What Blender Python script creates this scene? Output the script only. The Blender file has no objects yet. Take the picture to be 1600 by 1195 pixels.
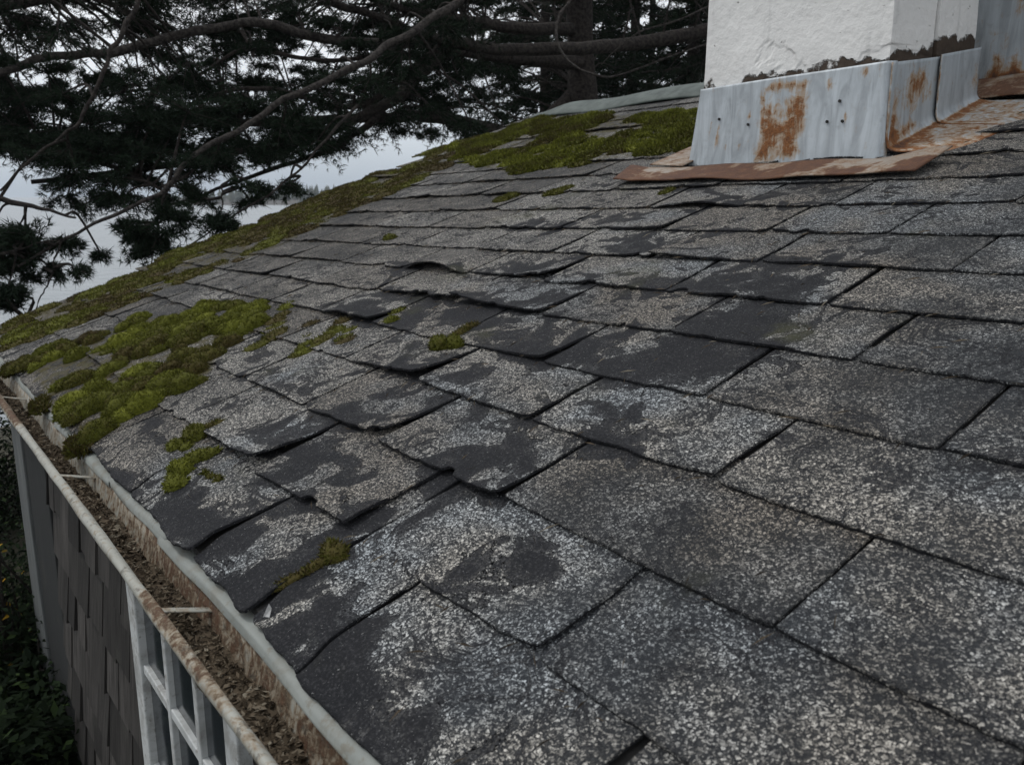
import bpy, math, random
import numpy as np
from mathutils import Matrix, Vector

# ------------------------------------------------------------------ camera, world, sun, exposure
sc = bpy.context.scene
col = sc.collection
F, CX, CY = 1350.0, 800.0, 597.5            # focal length in pixels of the 1600 x 1195 photograph
Z0 = 2.6                                     # height of the eave above the ground
CAM = np.array([6.2693, -0.5595, Z0 + 0.8645])
RM = np.array([[0.60100632, -0.17200277, -0.78051679],
               [0.79924427, 0.12934062, 0.58692384],
               [0.0, 0.97656851, -0.21520676]])   # columns: right, up, forward in world axes
cd = bpy.data.cameras.new('camera')
cam = bpy.data.objects.new('camera', cd)
col.objects.link(cam)
m4 = Matrix.Identity(4)
for r in range(3):
    m4[r][0], m4[r][1], m4[r][2], m4[r][3] = RM[r, 0], RM[r, 1], -RM[r, 2], CAM[r]
cam.matrix_world = m4
cd.sensor_width = 36.0
cd.lens = 36.0 * F / 1600.0
cd.clip_start, cd.clip_end = 0.02, 9000.0
cd.dof.use_dof = True
cd.dof.focus_distance = 2.9
cd.dof.aperture_fstop = 6.5
sc.camera = cam

SUN_DIR = Vector((-0.42, -0.34, 0.8)).normalized()    # towards the light
world = bpy.data.worlds.new('World')
sc.world = world
world.use_nodes = True
wn, wl = world.node_tree.nodes, world.node_tree.links
wn.clear()
wo = wn.new('ShaderNodeOutputWorld')
bg = wn.new('ShaderNodeBackground')
bg.inputs['Strength'].default_value = 0.1
sky = wn.new('ShaderNodeTexSky')
sky.sky_type = 'NISHITA'
sky.sun_disc = False
sky.sun_elevation = math.asin(SUN_DIR.z)
sky.sun_rotation = math.atan2(SUN_DIR.x, SUN_DIR.y)
sky.dust_density = 2.0
tcw = wn.new('ShaderNodeTexCoord')
sep = wn.new('ShaderNodeSeparateXYZ')
wl.new(tcw.outputs['Generated'], sep.inputs[0])
cloudn = wn.new('ShaderNodeTexNoise')
cloudn.inputs['Scale'].default_value = 2.2
cloudn.inputs['Detail'].default_value = 5.0
wl.new(tcw.outputs['Generated'], cloudn.inputs['Vector'])
cr = wn.new('ShaderNodeValToRGB')            # overcast: pale blue-grey low down, whiter above
cr.color_ramp.elements[0].position = 0.0
cr.color_ramp.elements[0].color = (5.6, 6.5, 7.5, 1)
cr.color_ramp.elements[1].position = 0.17
cr.color_ramp.elements[1].color = (12.8, 13.1, 13.5, 1)
wl.new(sep.outputs['Z'], cr.inputs[0])
cm = wn.new('ShaderNodeMix')
cm.data_type = 'RGBA'
cm.blend_type = 'MULTIPLY'
cm.inputs[0].default_value = 0.55
cvr = wn.new('ShaderNodeValToRGB')
cvr.color_ramp.elements[0].position, cvr.color_ramp.elements[0].color = 0.3, (0.68, 0.70, 0.74, 1)
cvr.color_ramp.elements[1].position, cvr.color_ramp.elements[1].color = 0.66, (1.12, 1.12, 1.12, 1)
wl.new(cloudn.outputs['Fac'], cvr.inputs[0])
wl.new(cr.outputs[0], cm.inputs[6])
wl.new(cvr.outputs[0], cm.inputs[7])
mx = wn.new('ShaderNodeMix')
mx.data_type = 'RGBA'
mx.inputs[0].default_value = 0.86            # cloud cover over the clear sky
wl.new(sky.outputs[0], mx.inputs[6])
wl.new(cm.outputs[2], mx.inputs[7])
wl.new(mx.outputs[2], bg.inputs['Color'])
wl.new(bg.outputs[0], wo.inputs['Surface'])

sd = bpy.data.lights.new('sun', 'SUN')
sd.energy = 1.5
sd.angle = math.radians(11)
sd.color = (1.0, 0.98, 0.95)
sun = bpy.data.objects.new('sun', sd)
sun.rotation_euler = SUN_DIR.to_track_quat('Z', 'Y').to_euler()
sun.location = (0, 0, 30)
col.objects.link(sun)
sc.view_settings.view_transform = 'Standard'
sc.view_settings.look = 'None'
sc.view_settings.exposure = -0.25
sc.view_settings.gamma = 1.0
sc.view_settings.use_curve_mapping = False

# ------------------------------------------------------------------ helpers
rng = np.random.default_rng(11)
random.seed(5)
TH = math.radians(19.1)
CT, ST = math.cos(TH), math.sin(TH)
UPS = np.array([0, CT, ST])
NRM = np.array([0, -ST, CT])


def ray(px, py):
    return RM @ np.array([(px - CX) / F, (CY - py) / F, 1.0])


def at(px, py, D):                           # real position at forward distance D
    return CAM + ray(px, py) * D


def uv(px, py):                              # where a sight line meets the roof plane, in roof metres
    d = ray(px, py)
    o = CAM - np.array([0, 0, Z0])
    t = -(o @ NRM) / (d @ NRM)
    P = o + d * t
    return P[0], P @ UPS


def roofpt(u, v, w=0.0):
    u, v, w = np.broadcast_arrays(np.asarray(u, float), np.asarray(v, float), np.asarray(w, float))
    return np.stack([u, v * CT - w * ST, Z0 + v * ST + w * CT], -1)


def warp(u, vn):                             # the old courses run slightly out of parallel with the eave
    return vn - 0.1 * (5 - u) * (1 - np.exp(-np.maximum(vn - 0.8, 0) / 1.2))


def vnoise(p, seed=0):
    p = np.asarray(p, float)
    i = np.floor(p).astype(np.int64)
    f = p - i
    f = f * f * (3 - 2 * f)

    def hsh(a):
        n = (a[..., 0] * 73856093) ^ (a[..., 1] * 19349663) ^ (a[..., 2] * 83492791) ^ (seed * 2654435761)
        n = n & 0xffffffff
        n = ((n ^ (n >> 15)) * 2246822519) & 0xffffffff
        n = ((n ^ (n >> 13)) * 3266489917) & 0xffffffff
        return (n ^ (n >> 16)) / 4294967295.0
    out = 0
    for dx in (0, 1):
        for dy in (0, 1):
            for dz in (0, 1):
                w = (f[..., 0] if dx else 1 - f[..., 0]) * (f[..., 1] if dy else 1 - f[..., 1]) * (f[..., 2] if dz else 1 - f[..., 2])
                out = out + w * hsh(i + np.array([dx, dy, dz]))
    return out


def fbm(p, seed=0, oct=4):
    a, s, t = 1.0, 0, 0
    p = np.asarray(p, float)
    for k in range(oct):
        s = s + a * vnoise(p * 2 ** k, seed + k * 17)
        t += a
        a *= 0.5
    return s / t


def sstep(a, b, x):
    t = np.clip((x - a) / (b - a), 0, 1)
    return t * t * (3 - 2 * t)


def mk(name, V, Fc, mat=None, parent=None, attrs=None, smooth=False, edges=None):
    me = bpy.data.meshes.new(name)
    V = np.asarray(V, np.float32)
    if isinstance(Fc, np.ndarray) and Fc.ndim == 2 and len(Fc) > 50:
        nf, k = Fc.shape
        me.vertices.add(len(V))
        me.vertices.foreach_set('co', V.ravel())
        me.loops.add(nf * k)
        me.loops.foreach_set('vertex_index', Fc.astype(np.int32).ravel())
        me.polygons.add(nf)
        me.polygons.foreach_set('loop_start', np.arange(0, nf * k, k, dtype=np.int32))
        me.update(calc_edges=True)
        me.validate()
    else:
        me.from_pydata([tuple(map(float, v)) for v in V], [], [tuple(int(i) for i in f) for f in Fc])
        me.update()
    if attrs:
        for an, data in attrs.items():
            a = me.attributes.new(an, 'FLOAT', 'POINT')
            a.data.foreach_set('value', np.asarray(data, np.float32).ravel())
    if smooth:
        me.polygons.foreach_set('use_smooth', np.ones(len(me.polygons), bool))
    if mat:
        me.materials.append(mat)
    o = bpy.data.objects.new(name, me)
    col.objects.link(o)
    if parent:
        o.parent = parent
    return o


def empty(name, loc=(0, 0, 0)):
    o = bpy.data.objects.new(name, None)
    o.location = loc
    o.empty_display_size = 0.2
    col.objects.link(o)
    return o


def tag(o, label=None, cat=None, group=None, kind=None):
    if label:
        o['label'] = label
    if cat:
        o['category'] = cat
    if group:
        o['group'] = group
    if kind:
        o['kind'] = kind
    return o


def keep(o, parent):                          # parent without moving (meshes are written in world metres)
    o.parent = parent
    o.matrix_parent_inverse = Matrix.Translation(-Vector(parent.location))
    return o


class MB:                                     # collects shapes for one mesh
    def __init__(s):
        s.V, s.F = [], []

    def add(s, V, Fc):
        b = len(s.V)
        s.V += [tuple(map(float, v)) for v in V]
        s.F += [tuple(int(i) + b for i in f) for f in Fc]

    def box(s, lo, hi, jit=0.0):
        x0, y0, z0 = lo
        x1, y1, z1 = hi
        V = [(x0, y0, z0), (x1, y0, z0), (x1, y1, z0), (x0, y1, z0), (x0, y0, z1), (x1, y0, z1), (x1, y1, z1), (x0, y1, z1)]
        if jit:
            V = [tuple(c + random.uniform(-jit, jit) for c in v) for v in V]
        s.add(V, [(0, 3, 2, 1), (4, 5, 6, 7), (0, 1, 5, 4), (1, 2, 6, 5), (2, 3, 7, 6), (3, 0, 4, 7)])

    def build(s, name, mat, parent=None, smooth=False):
        return mk(name, s.V, s.F, mat, parent, smooth=smooth)


def bevel(o, w, seg=2):
    b = o.modifiers.new('bevel', 'BEVEL')
    b.width = w
    b.segments = seg
    b.limit_method = 'ANGLE'
    return o


def tube(pts, rad, n=7):
    pts = np.asarray(pts, float)
    rad = np.broadcast_to(np.asarray(rad, float), (len(pts),))
    tg = np.gradient(pts, axis=0)
    tg /= np.linalg.norm(tg, axis=1)[:, None] + 1e-9
    ref = np.array([0.13, 0.21, 0.97])
    a = np.cross(tg, ref)
    a /= np.linalg.norm(a, axis=1)[:, None] + 1e-9
    b = np.cross(tg, a)
    ang = np.linspace(0, 2 * math.pi, n, endpoint=False)
    V = (pts[:, None] + rad[:, None, None] * (a[:, None] * np.cos(ang)[None, :, None] + b[:, None] * np.sin(ang)[None, :, None])).reshape(-1, 3)
    i, j = np.meshgrid(np.arange(len(pts) - 1), np.arange(n), indexing='ij')
    i, j = i.ravel(), j.ravel()
    Fc = np.stack([i * n + j, i * n + (j + 1) % n, (i + 1) * n + (j + 1) % n, (i + 1) * n + j], 1)
    return V, Fc


def spline(pts, n):
    pts = np.asarray(pts, float)
    P = np.vstack([2 * pts[0] - pts[1], pts, 2 * pts[-1] - pts[-2]])
    out = []
    k = len(pts) - 1
    for t in np.linspace(0, k - 1e-6, n):
        i = int(t)
        f = t - i
        a, b, c, d = P[i], P[i + 1], P[i + 2], P[i + 3]
        out.append(0.5 * ((2 * b) + (c - a) * f + (2 * a - 5 * b + 4 * c - d) * f * f + (3 * b - a - 3 * c + d) * f ** 3))
    return np.array(out)


def gridfaces(nu, nv):                        # vertices indexed i*nv + j
    i, j = np.meshgrid(np.arange(nu - 1), np.arange(nv - 1), indexing='ij')
    i, j = i.ravel(), j.ravel()
    return np.stack([i * nv + j, (i + 1) * nv + j, (i + 1) * nv + j + 1, i * nv + j + 1], 1)


# ------------------------------------------------------------------ material node helper
class NT:
    def __init__(s, name):
        s.m = bpy.data.materials.new(name)
        s.m.use_nodes = True
        s.t = s.m.node_tree
        s.n, s.l = s.t.nodes, s.t.links
        s.b = s.n['Principled BSDF']
        s.out = s.n['Material Output']
        s.tc = s.n.new('ShaderNodeTexCoord').outputs['Object']

    def put(s, sock, v):
        if isinstance(v, bpy.types.NodeSocket):
            s.l.new(v, sock)
        elif v is not None:
            if isinstance(v, (tuple, list)) and len(v) == 3 and sock.type == 'RGBA':
                v = (*v, 1)
            sock.default_value = v

    def noise(s, scale, detail=4, rough=0.55, vec=None, dist=0.0, out='Fac'):
        n = s.n.new('ShaderNodeTexNoise')
        s.put(n.inputs['Vector'], vec or s.tc)
        n.inputs['Scale'].default_value = scale
        n.inputs['Detail'].default_value = detail
        n.inputs['Roughness'].default_value = rough
        n.inputs['Distortion'].default_value = dist
        return n.outputs[out]

    def voro(s, scale, feature='F1', vec=None, rnd=1.0):
        n = s.n.new('ShaderNodeTexVoronoi')
        n.feature = feature
        s.put(n.inputs['Vector'], vec or s.tc)
        n.inputs['Scale'].default_value = scale
        n.inputs['Randomness'].default_value = rnd
        return n.outputs

    def map(s, scale=(1, 1, 1), rot=(0, 0, 0), vec=None):
        n = s.n.new('ShaderNodeMapping')
        s.put(n.inputs['Vector'], vec or s.tc)
        n.inputs['Scale'].default_value = scale
        n.inputs['Rotation'].default_value = rot
        return n.outputs[0]

    def math(s, op, a, b=None, c=None, clamp=False):
        n = s.n.new('ShaderNodeMath')
        n.operation = op
        n.use_clamp = clamp
        s.put(n.inputs[0], a)
        if b is not None:
            s.put(n.inputs[1], b)
        if c is not None:
            s.put(n.inputs[2], c)
        return n.outputs[0]

    def ss(s, a, b, x):
        n = s.n.new('ShaderNodeMapRange')
        n.interpolation_type = 'SMOOTHSTEP'
        s.put(n.inputs['Value'], x)
        n.inputs['From Min'].default_value = a
        n.inputs['From Max'].default_value = b
        return n.outputs[0]

    def mix(s, f, a, b, mode='MIX'):
        n = s.n.new('ShaderNodeMix')
        n.data_type = 'RGBA'
        n.blend_type = mode
        s.put(n.inputs[0], f)
        s.put(n.inputs[6], a)
        s.put(n.inputs[7], b)
        return n.outputs[2]

    def ramp(s, x, stops, mode='LINEAR'):
        n = s.n.new('ShaderNodeValToRGB')
        e = n.color_ramp.elements
        n.color_ramp.interpolation = mode
        while len(e) < len(stops):
            e.new(0.5)
        for k, (p, c) in enumerate(stops):
            e[k].position = p
            e[k].color = (*c, 1) if isinstance(c, (tuple, list)) else (c, c, c, 1)
        s.put(n.inputs[0], x)
        return n.outputs[0]

    def attr(s, name, out='Fac'):
        n = s.n.new('ShaderNodeAttribute')
        n.attribute_name = name
        return n.outputs[out]

    def bump(s, h, dist, strength=1.0, prev=None):
        n = s.n.new('ShaderNodeBump')
        n.inputs['Distance'].default_value = dist
        n.inputs['Strength'].default_value = strength
        s.put(n.inputs['Height'], h)
        if prev:
            s.l.new(prev, n.inputs['Normal'])
        return n.outputs[0]

    def done(s, colr, rough=0.8, normal=None, metal=0.0, spec=0.4):
        s.put(s.b.inputs['Base Color'], colr)
        s.put(s.b.inputs['Roughness'], rough)
        s.put(s.b.inputs['Metallic'], metal)
        s.put(s.b.inputs['Specular IOR Level'], spec)
        if normal:
            s.l.new(normal, s.b.inputs['Normal'])
        return s.m


def mat_shingle():
    s = NT('asphalt_shingle')
    cov = s.attr('cover')
    tint = s.attr('tint')
    f1 = s.noise(7.0, 6, 0.55, dist=0.7)
    f2 = s.noise(26, 5, 0.65)
    fld = s.math('ADD', cov, s.math('ADD', s.math('MULTIPLY', s.math('SUBTRACT', f1, 0.5), 3.0), s.math('MULTIPLY', s.math('SUBTRACT', f2, 0.5), 0.5)))
    mask = s.ss(0.49, 0.51, fld)
    crk = s.math('LESS_THAN', s.math('ABSOLUTE', s.math('SUBTRACT', s.noise(5.5, 6, 0.6, dist=0.9), 0.5)), s.math('MULTIPLY', s.ss(0.4, 0.65, s.noise(3.3, 2)), 0.02))
    mask = s.math('MULTIPLY', mask, s.math('SUBTRACT', 1.0, crk))
    jit = s.n.new('ShaderNodeVectorMath')
    jit.operation = 'MULTIPLY_ADD'
    s.l.new(s.noise(120, 2, 0.6, out='Color'), jit.inputs[0])
    jit.inputs[1].default_value = (0.016, 0.016, 0.016)
    s.l.new(s.tc, jit.inputs[2])
    wv = jit.outputs[0]
    v = s.voro(220, vec=wv)
    rr = s.n.new('ShaderNodeSeparateColor')
    s.l.new(v['Color'], rr.inputs[0])
    r = rr.outputs[0]
    wear = s.noise(5, 5, 0.62)
    wear2 = s.noise(1.7, 3, 0.5)
    # share of light grains falls where the surface is worn thin
    shift = s.math('MULTIPLY', s.math('SUBTRACT', s.math('ADD', s.math('MULTIPLY', wear, 0.6), s.math('MULTIPLY', wear2, 0.4)), 0.53), 2.3)
    shift = s.math('MULTIPLY', shift, s.ss(0.65, 1.08, cov))
    shift = s.math('ADD', shift, s.math('MULTIPLY', s.math('SUBTRACT', 1.0, s.ss(0.65, 1.08, cov)), 0.16))
    rs = s.math('SUBTRACT', r, shift, clamp=True)
    grain = s.ramp(rs, [(0.0, (0.58, 0.565, 0.54)), (0.12, (0.37, 0.36, 0.342)), (0.36, (0.19, 0.184, 0.174)), (0.56, (0.066, 0.066, 0.066)), (0.75, (0.028, 0.03, 0.033)), (1.0, (0.016, 0.018, 0.021))])
    gap = s.ss(0.44, 0.7, v['Distance'])
    grain = s.mix(gap, grain, (0.014, 0.015, 0.018))
    tone = s.mix(s.ss(0.35, 0.65, s.math('ADD', s.noise(3.1, 3), s.math('MULTIPLY', s.attr('warm'), 0.3))), (0.9, 0.97, 1.03), (1.05, 1.0, 0.92))
    grain = s.mix(1.0, grain, tone, 'MULTIPLY')
    tb = s.n.new('ShaderNodeCombineColor')
    for k in range(3):
        s.put(tb.inputs[k], s.math('ADD', s.math('MULTIPLY', tint, 0.6 + 0.08 * k), 0.72 - 0.04 * k))
    grain = s.mix(1.0, grain, tb.outputs[0], 'MULTIPLY')
    # bare asphalt with a few grains left in it
    v2 = s.voro(230, vec=wv)
    r2 = s.n.new('ShaderNodeSeparateColor')
    s.l.new(v2['Color'], r2.inputs[0])
    near = s.math('MULTIPLY', s.ss(0.1, 0.5, fld), 0.2)
    speck = s.math('MULTIPLY', s.ss(0.945, 0.965, s.math('ADD', r2.outputs[1], near)), s.math('SUBTRACT', 1.0, s.ss(0.2, 0.42, v2['Distance'])))
    bare = s.mix(s.noise(9, 4), (0.009, 0.010, 0.012), (0.02, 0.02, 0.022))
    bare = s.mix(s.ss(0.48, 0.75, s.noise(150, 3, 0.7)), bare, (0.055, 0.055, 0.058))
    thin = s.math('MULTIPLY', s.ss(0.2, 0.5, s.math('ADD', fld, s.math('MULTIPLY', s.math('SUBTRACT', s.noise(40, 4, 0.7), 0.5), 0.5))), 0.1)
    bare = s.mix(thin, bare, grain)
    bare = s.mix(speck, bare, (0.22, 0.22, 0.22))
    c = s.mix(mask, bare, grain)
    # green-yellow algae film
    alg = s.math('MULTIPLY', s.ss(0.6, 0.75, s.noise(2.3, 4, 0.6)), 0.35)
    c = s.mix(alg, c, (0.085, 0.085, 0.03))
    lich = s.math('MULTIPLY', s.attr('moss'), s.ss(0.42, 0.58, s.noise(16, 4, 0.7)))
    c = s.mix(lich, c, s.mix(s.noise(30), (0.05, 0.055, 0.012), (0.09, 0.06, 0.02)))
    dome = s.math('SUBTRACT', 1.0, s.math('MULTIPLY', v['Distance'], 1.3))
    rnd = s.math('MULTIPLY', rr.outputs[2], 0.6)
    hh = s.math('MULTIPLY', mask, s.math('ADD', 0.7, s.math('MULTIPLY', s.math('ADD', dome, rnd), 0.8)))
    hh = s.math('ADD', hh, s.math('MULTIPLY', s.noise(190, 4, 0.7), 0.6))
    hh = s.math('ADD', hh, s.math('MULTIPLY', speck, 0.5))
    n1 = s.bump(s.noise(12, 4, 0.6), 0.01, 0.5)
    n1 = s.bump(mask, 0.012, 1.0, n1)
    n2 = s.bump(hh, 0.005, 1.0, n1)
    return s.done(c, s.mix(mask, (0.72,) * 3, (0.62,) * 3), n2, spec=s.math('ADD', 0.1, s.math('MULTIPLY', mask, 0.28)))


def mat_moss():
    s = NT('moss')
    t = s.attr('tint')
    c = s.ramp(t, [(0.0, (0.04, 0.022, 0.010)), (0.25, (0.058, 0.042, 0.011)), (0.5, (0.07, 0.071, 0.008)), (0.8, (0.11, 0.117, 0.011)), (1.0, (0.19, 0.2, 0.025))])
    c = s.mix(s.math('MULTIPLY', s.noise(60, 3), 0.5), c, (0.04, 0.05, 0.006))
    s.b.inputs['Subsurface Weight'].default_value = 0.0
    return s.done(c, 0.85, s.bump(s.noise(180, 3), 0.004), spec=0.2)


def mat_rusty(name, base=(0.34, 0.37, 0.4), streak=True, paint=False, old=False):
    """galvanised or painted sheet whose rust follows the 'rust' attribute of the mesh"""
    s = NT(name)
    ra = s.attr('rust')
    n = s.noise(34 if paint else 16, 6, 0.7, dist=0.5)
    n2 = s.noise(1.0, 5, 0.65, vec=s.map((60, 60, 9)))
    st = s.noise(1.0, 5, 0.6, vec=s.map((13, 13, 2.4)), dist=1.6)
    base_c = s.mix(s.ss(0.3, 0.7, st), tuple(x * 0.72 for x in base), tuple(min(x * 1.12, 0.85) for x in base)) if streak else \
        s.mix(s.noise(6, 4), tuple(x * 0.8 for x in base), tuple(min(1.1 * x, 0.85) for x in base))
    base_c = s.mix(s.math('MULTIPLY', s.ss(0.55, 0.8, s.noise(22, 5, 0.7)), 0.5), base_c, (0.2, 0.21, 0.21))
    f = s.math('ADD', ra, s.math('ADD', s.math('MULTIPLY', s.math('SUBTRACT', n, 0.5), 1.7), s.math('MULTIPLY', s.math('SUBTRACT', n2, 0.5), 0.8)))
    halo = s.ss(0.2, 0.62, f)
    core = s.ss(0.52, 0.8, f)
    rc = s.mix(s.noise(40, 4), (0.11, 0.055, 0.026), (0.05, 0.03, 0.018)) if paint else s.mix(s.noise(22, 5), (0.15, 0.066, 0.03), (0.065, 0.033, 0.02)) if old else s.mix(s.noise(40, 4), (0.27, 0.105, 0.028), (0.11, 0.045, 0.018))
    rc = s.mix(s.ss(0.75, 1.2, f), rc, (0.075, 0.034, 0.02))
    c = s.mix(s.math('MULTIPLY', halo, 0.75), base_c, (0.19, 0.13, 0.07) if paint else (0.19, 0.112, 0.06) if old else (0.3, 0.185, 0.08))
    c = s.mix(core, c, rc)
    if paint:                                 # dark grime and lichen spots on old paint
        c = s.mix(s.math('MULTIPLY', s.ss(0.56, 0.64, s.noise(30, 5, 0.7)), 0.7), c, (0.07, 0.06, 0.045))
        c = s.mix(s.math('MULTIPLY', s.ss(0.5, 0.75, s.noise(1, 5, 0.65, vec=s.map((24, 24, 5)))), 0.6), c, (0.12, 0.085, 0.05))
    met = s.math('MULTIPLY', s.math('SUBTRACT', 1.0, halo), 0.0 if paint else 0.25)
    rg = s.math('ADD', 0.5, s.math('MULTIPLY', halo, 0.35))
    h = s.math('ADD', s.math('MULTIPLY', core, s.noise(110, 4)), s.math('MULTIPLY', s.noise(5, 3), 1.5))
    return s.done(c, rg, s.bump(h, 0.006, 0.8), met, 0.4)


def mat_stucco():
    s = NT('white_stucco')
    e = s.attr('edge')                        # metres above the flashing
    n = s.noise(9, 6, 0.62)
    big = s.noise(2.6, 3, 0.5)
    f = s.math('SUBTRACT', s.math('ADD', s.math('MULTIPLY', s.math('SUBTRACT', big, 0.5), 0.14), s.math('MULTIPLY', s.math('SUBTRACT', n, 0.5), 0.16)), s.math('SUBTRACT', e, 0.04))
    bare = s.ss(0.0, 0.012, f)
    white = s.mix(s.noise(3.2, 5, 0.6), (0.62, 0.62, 0.605), (0.8, 0.795, 0.775))
    white = s.mix(s.math('MULTIPLY', s.ss(0.55, 0.8, s.noise(1, 5, 0.6, vec=s.map((12, 12, 1.6)))), 0.6), white, (0.36, 0.365, 0.36))
    pit = s.ss(0.72, 0.76, s.noise(38, 2))
    white = s.mix(s.math('MULTIPLY', pit, 0.6), white, (0.2, 0.19, 0.17))
    br = s.mix(s.noise(30, 4), (0.03, 0.022, 0.017), (0.085, 0.062, 0.045))
    c = s.mix(bare, white, br)
    h = s.math('SUBTRACT', s.math('ADD', s.math('MULTIPLY', s.noise(26, 6, 0.6), 0.5), s.math('MULTIPLY', s.noise(3.5, 3), 1.0)), s.math('MULTIPLY', bare, 1.0))
    h = s.math('SUBTRACT', h, s.math('MULTIPLY', pit, 0.4))
    h = s.math('ADD', h, s.math('MULTIPLY', s.ss(0.47, 0.5, s.noise(1.3, 5, 0.55, dist=0.5)), 0.35))
    return s.done(c, 0.85, s.bump(h, 0.014, 0.9), spec=0.3)


def mat_wood(name, a, b, sc_=1.0, axis='z', rough=0.85):
    s = NT(name)
    k = {'z': (38, 38, 2.2), 'x': (2.2, 38, 38)}[axis]
    g = s.noise(1.0, 6, 0.65, vec=s.map(tuple(x * sc_ for x in k)))
    ob = s.n.new('ShaderNodeObjectInfo').outputs['Random']
    c = s.mix(s.ss(0.3, 0.7, g), a, b)
    c = s.mix(s.math('MULTIPLY', ob, 0.85), c, tuple(x * 0.45 for x in a))
    c = s.mix(s.math('MULTIPLY', s.ss(0.55, 0.75, s.noise(4, 4)), 0.5), c, (0.05, 0.05, 0.042))
    return s.done(c, rough, s.bump(g, 0.006, 0.8), spec=0.25)


def mat_paint(name, c0, c1, wear=(0.2, 0.19, 0.17)):
    s = NT(name)
    c = s.mix(s.noise(5, 5), c0, c1)
    c = s.mix(s.math('MULTIPLY', s.ss(0.55, 0.64, s.noise(16, 6, 0.72)), 0.8), c, wear)
    c = s.mix(s.math('MULTIPLY', s.ss(0.5, 0.7, s.noise(3, 5, 0.65)), 0.55), c, tuple(0.6 * w for w in wear))
    c = s.mix(s.math('MULTIPLY', s.ss(0.46, 0.66, s.noise(11, 6, 0.7, dist=0.6)), 0.6), c, wear)
    return s.done(c, 0.6, s.bump(s.noise(40, 4), 0.003, 0.5), spec=0.4)


def mat_simple(name, a, b, scale=8, rough=0.85, bump=0.01, spec=0.3, detail=5):
    s = NT(name)
    n = s.noise(scale, detail, 0.6)
    return s.done(s.mix(s.ss(0.3, 0.7, n), a, b), rough, s.bump(s.noise(scale * 3, 5, 0.6), bump) if bump else None, spec=spec)


def mat_leaf(name, a, b, c3=None):
    s = NT(name)
    t = s.attr('tint')
    stops = [(0.0, a), (0.8, b)]
    if c3:
        stops.append((1.0, c3))
    return s.done(s.ramp(t, stops), 0.9, spec=0.06)


def mat_water():
    s = NT('lake_water')
    w = s.noise(0.35, 5, 0.6, vec=s.map((1, 2.0, 1), (0, 0, 0.6)))
    w2 = s.noise(0.05, 3, 0.5)
    n = s.bump(s.math('ADD', w, s.math('MULTIPLY', w2, 1.5)), 1.2, 0.6)
    return s.done((0.17, 0.19, 0.2), 0.3, n, spec=0.5)


def mat_glass():
    s = NT('window_glass')
    n = s.bump(s.noise(3, 2), 0.01, 0.3)
    return s.done(s.mix(s.noise(4, 4), (0.012, 0.016, 0.02), (0.03, 0.036, 0.042)), 0.12, n, spec=0.6)


M = dict(
    shingle=mat_shingle(), moss=mat_moss(),
    galv=mat_rusty('galvanised_flashing', (0.4, 0.435, 0.46)),
    rustsheet=mat_rusty('rusted_sheet', (0.27, 0.23, 0.19), streak=False, old=True),
    gutter=mat_rusty('painted_gutter', (0.3, 0.3, 0.265), streak=False, paint=True),
    stucco=mat_stucco(),
    cedar=mat_wood('weathered_cedar', (0.026, 0.024, 0.022), (0.088, 0.081, 0.075)),
    darkwood=mat_wood('dark_siding', (0.022, 0.02, 0.018), (0.06, 0.054, 0.047)),
    trim=mat_wood('grey_trim_board', (0.09, 0.097, 0.097), (0.17, 0.178, 0.175)),
    white=mat_paint('white_window_paint', (0.42, 0.44, 0.44), (0.56, 0.575, 0.565)),
    drip=mat_paint('drip_edge_paint', (0.15, 0.165, 0.153), (0.27, 0.285, 0.265), (0.16, 0.15, 0.12)),
    ridge=mat_simple('green_ridge_metal', (0.04, 0.053, 0.048), (0.085, 0.104, 0.094), 9, 0.7, 0.004, 0.5),
    deck=mat_simple('roof_deck', (0.02, 0.02, 0.02), (0.035, 0.033, 0.03)),
    soil=mat_simple('gutter_soil', (0.018, 0.014, 0.009), (0.075, 0.058, 0.038), 22, 0.95, 0.03),
    litter=mat_leaf('litter', (0.02, 0.015, 0.01), (0.12, 0.094, 0.066), (0.22, 0.195, 0.15)),
    bark=mat_simple('grey_brown_bark', (0.016, 0.013, 0.011), (0.07, 0.058, 0.05), 22, 0.95, 0.09),
    barklight=mat_simple('pale_bark', (0.018, 0.015, 0.013), (0.085, 0.074, 0.066), 24, 0.95, 0.06),
    needle=mat_leaf('dark_needles', (0.008, 0.012, 0.008), (0.022, 0.034, 0.021)),
    leaf=mat_leaf('shrub_leaf', (0.004, 0.007, 0.004), (0.013, 0.022, 0.010), (0.028, 0.045, 0.015)),
    gold=mat_leaf('golden_leaf', (0.10, 0.07, 0.01), (0.28, 0.17, 0.02)),
    ground=mat_simple('ground_soil', (0.03, 0.03, 0.02), (0.06, 0.055, 0.035), 1.2, 0.95, 0.05),
    water=mat_water(), glass=mat_glass(),
    shore=mat_simple('far_shore_soil', (0.05, 0.05, 0.045), (0.09, 0.08, 0.07), 0.2, 0.95, 0),
    fartree=mat_leaf('far_trees', (0.03, 0.042, 0.034), (0.075, 0.08, 0.055)),
)

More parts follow.
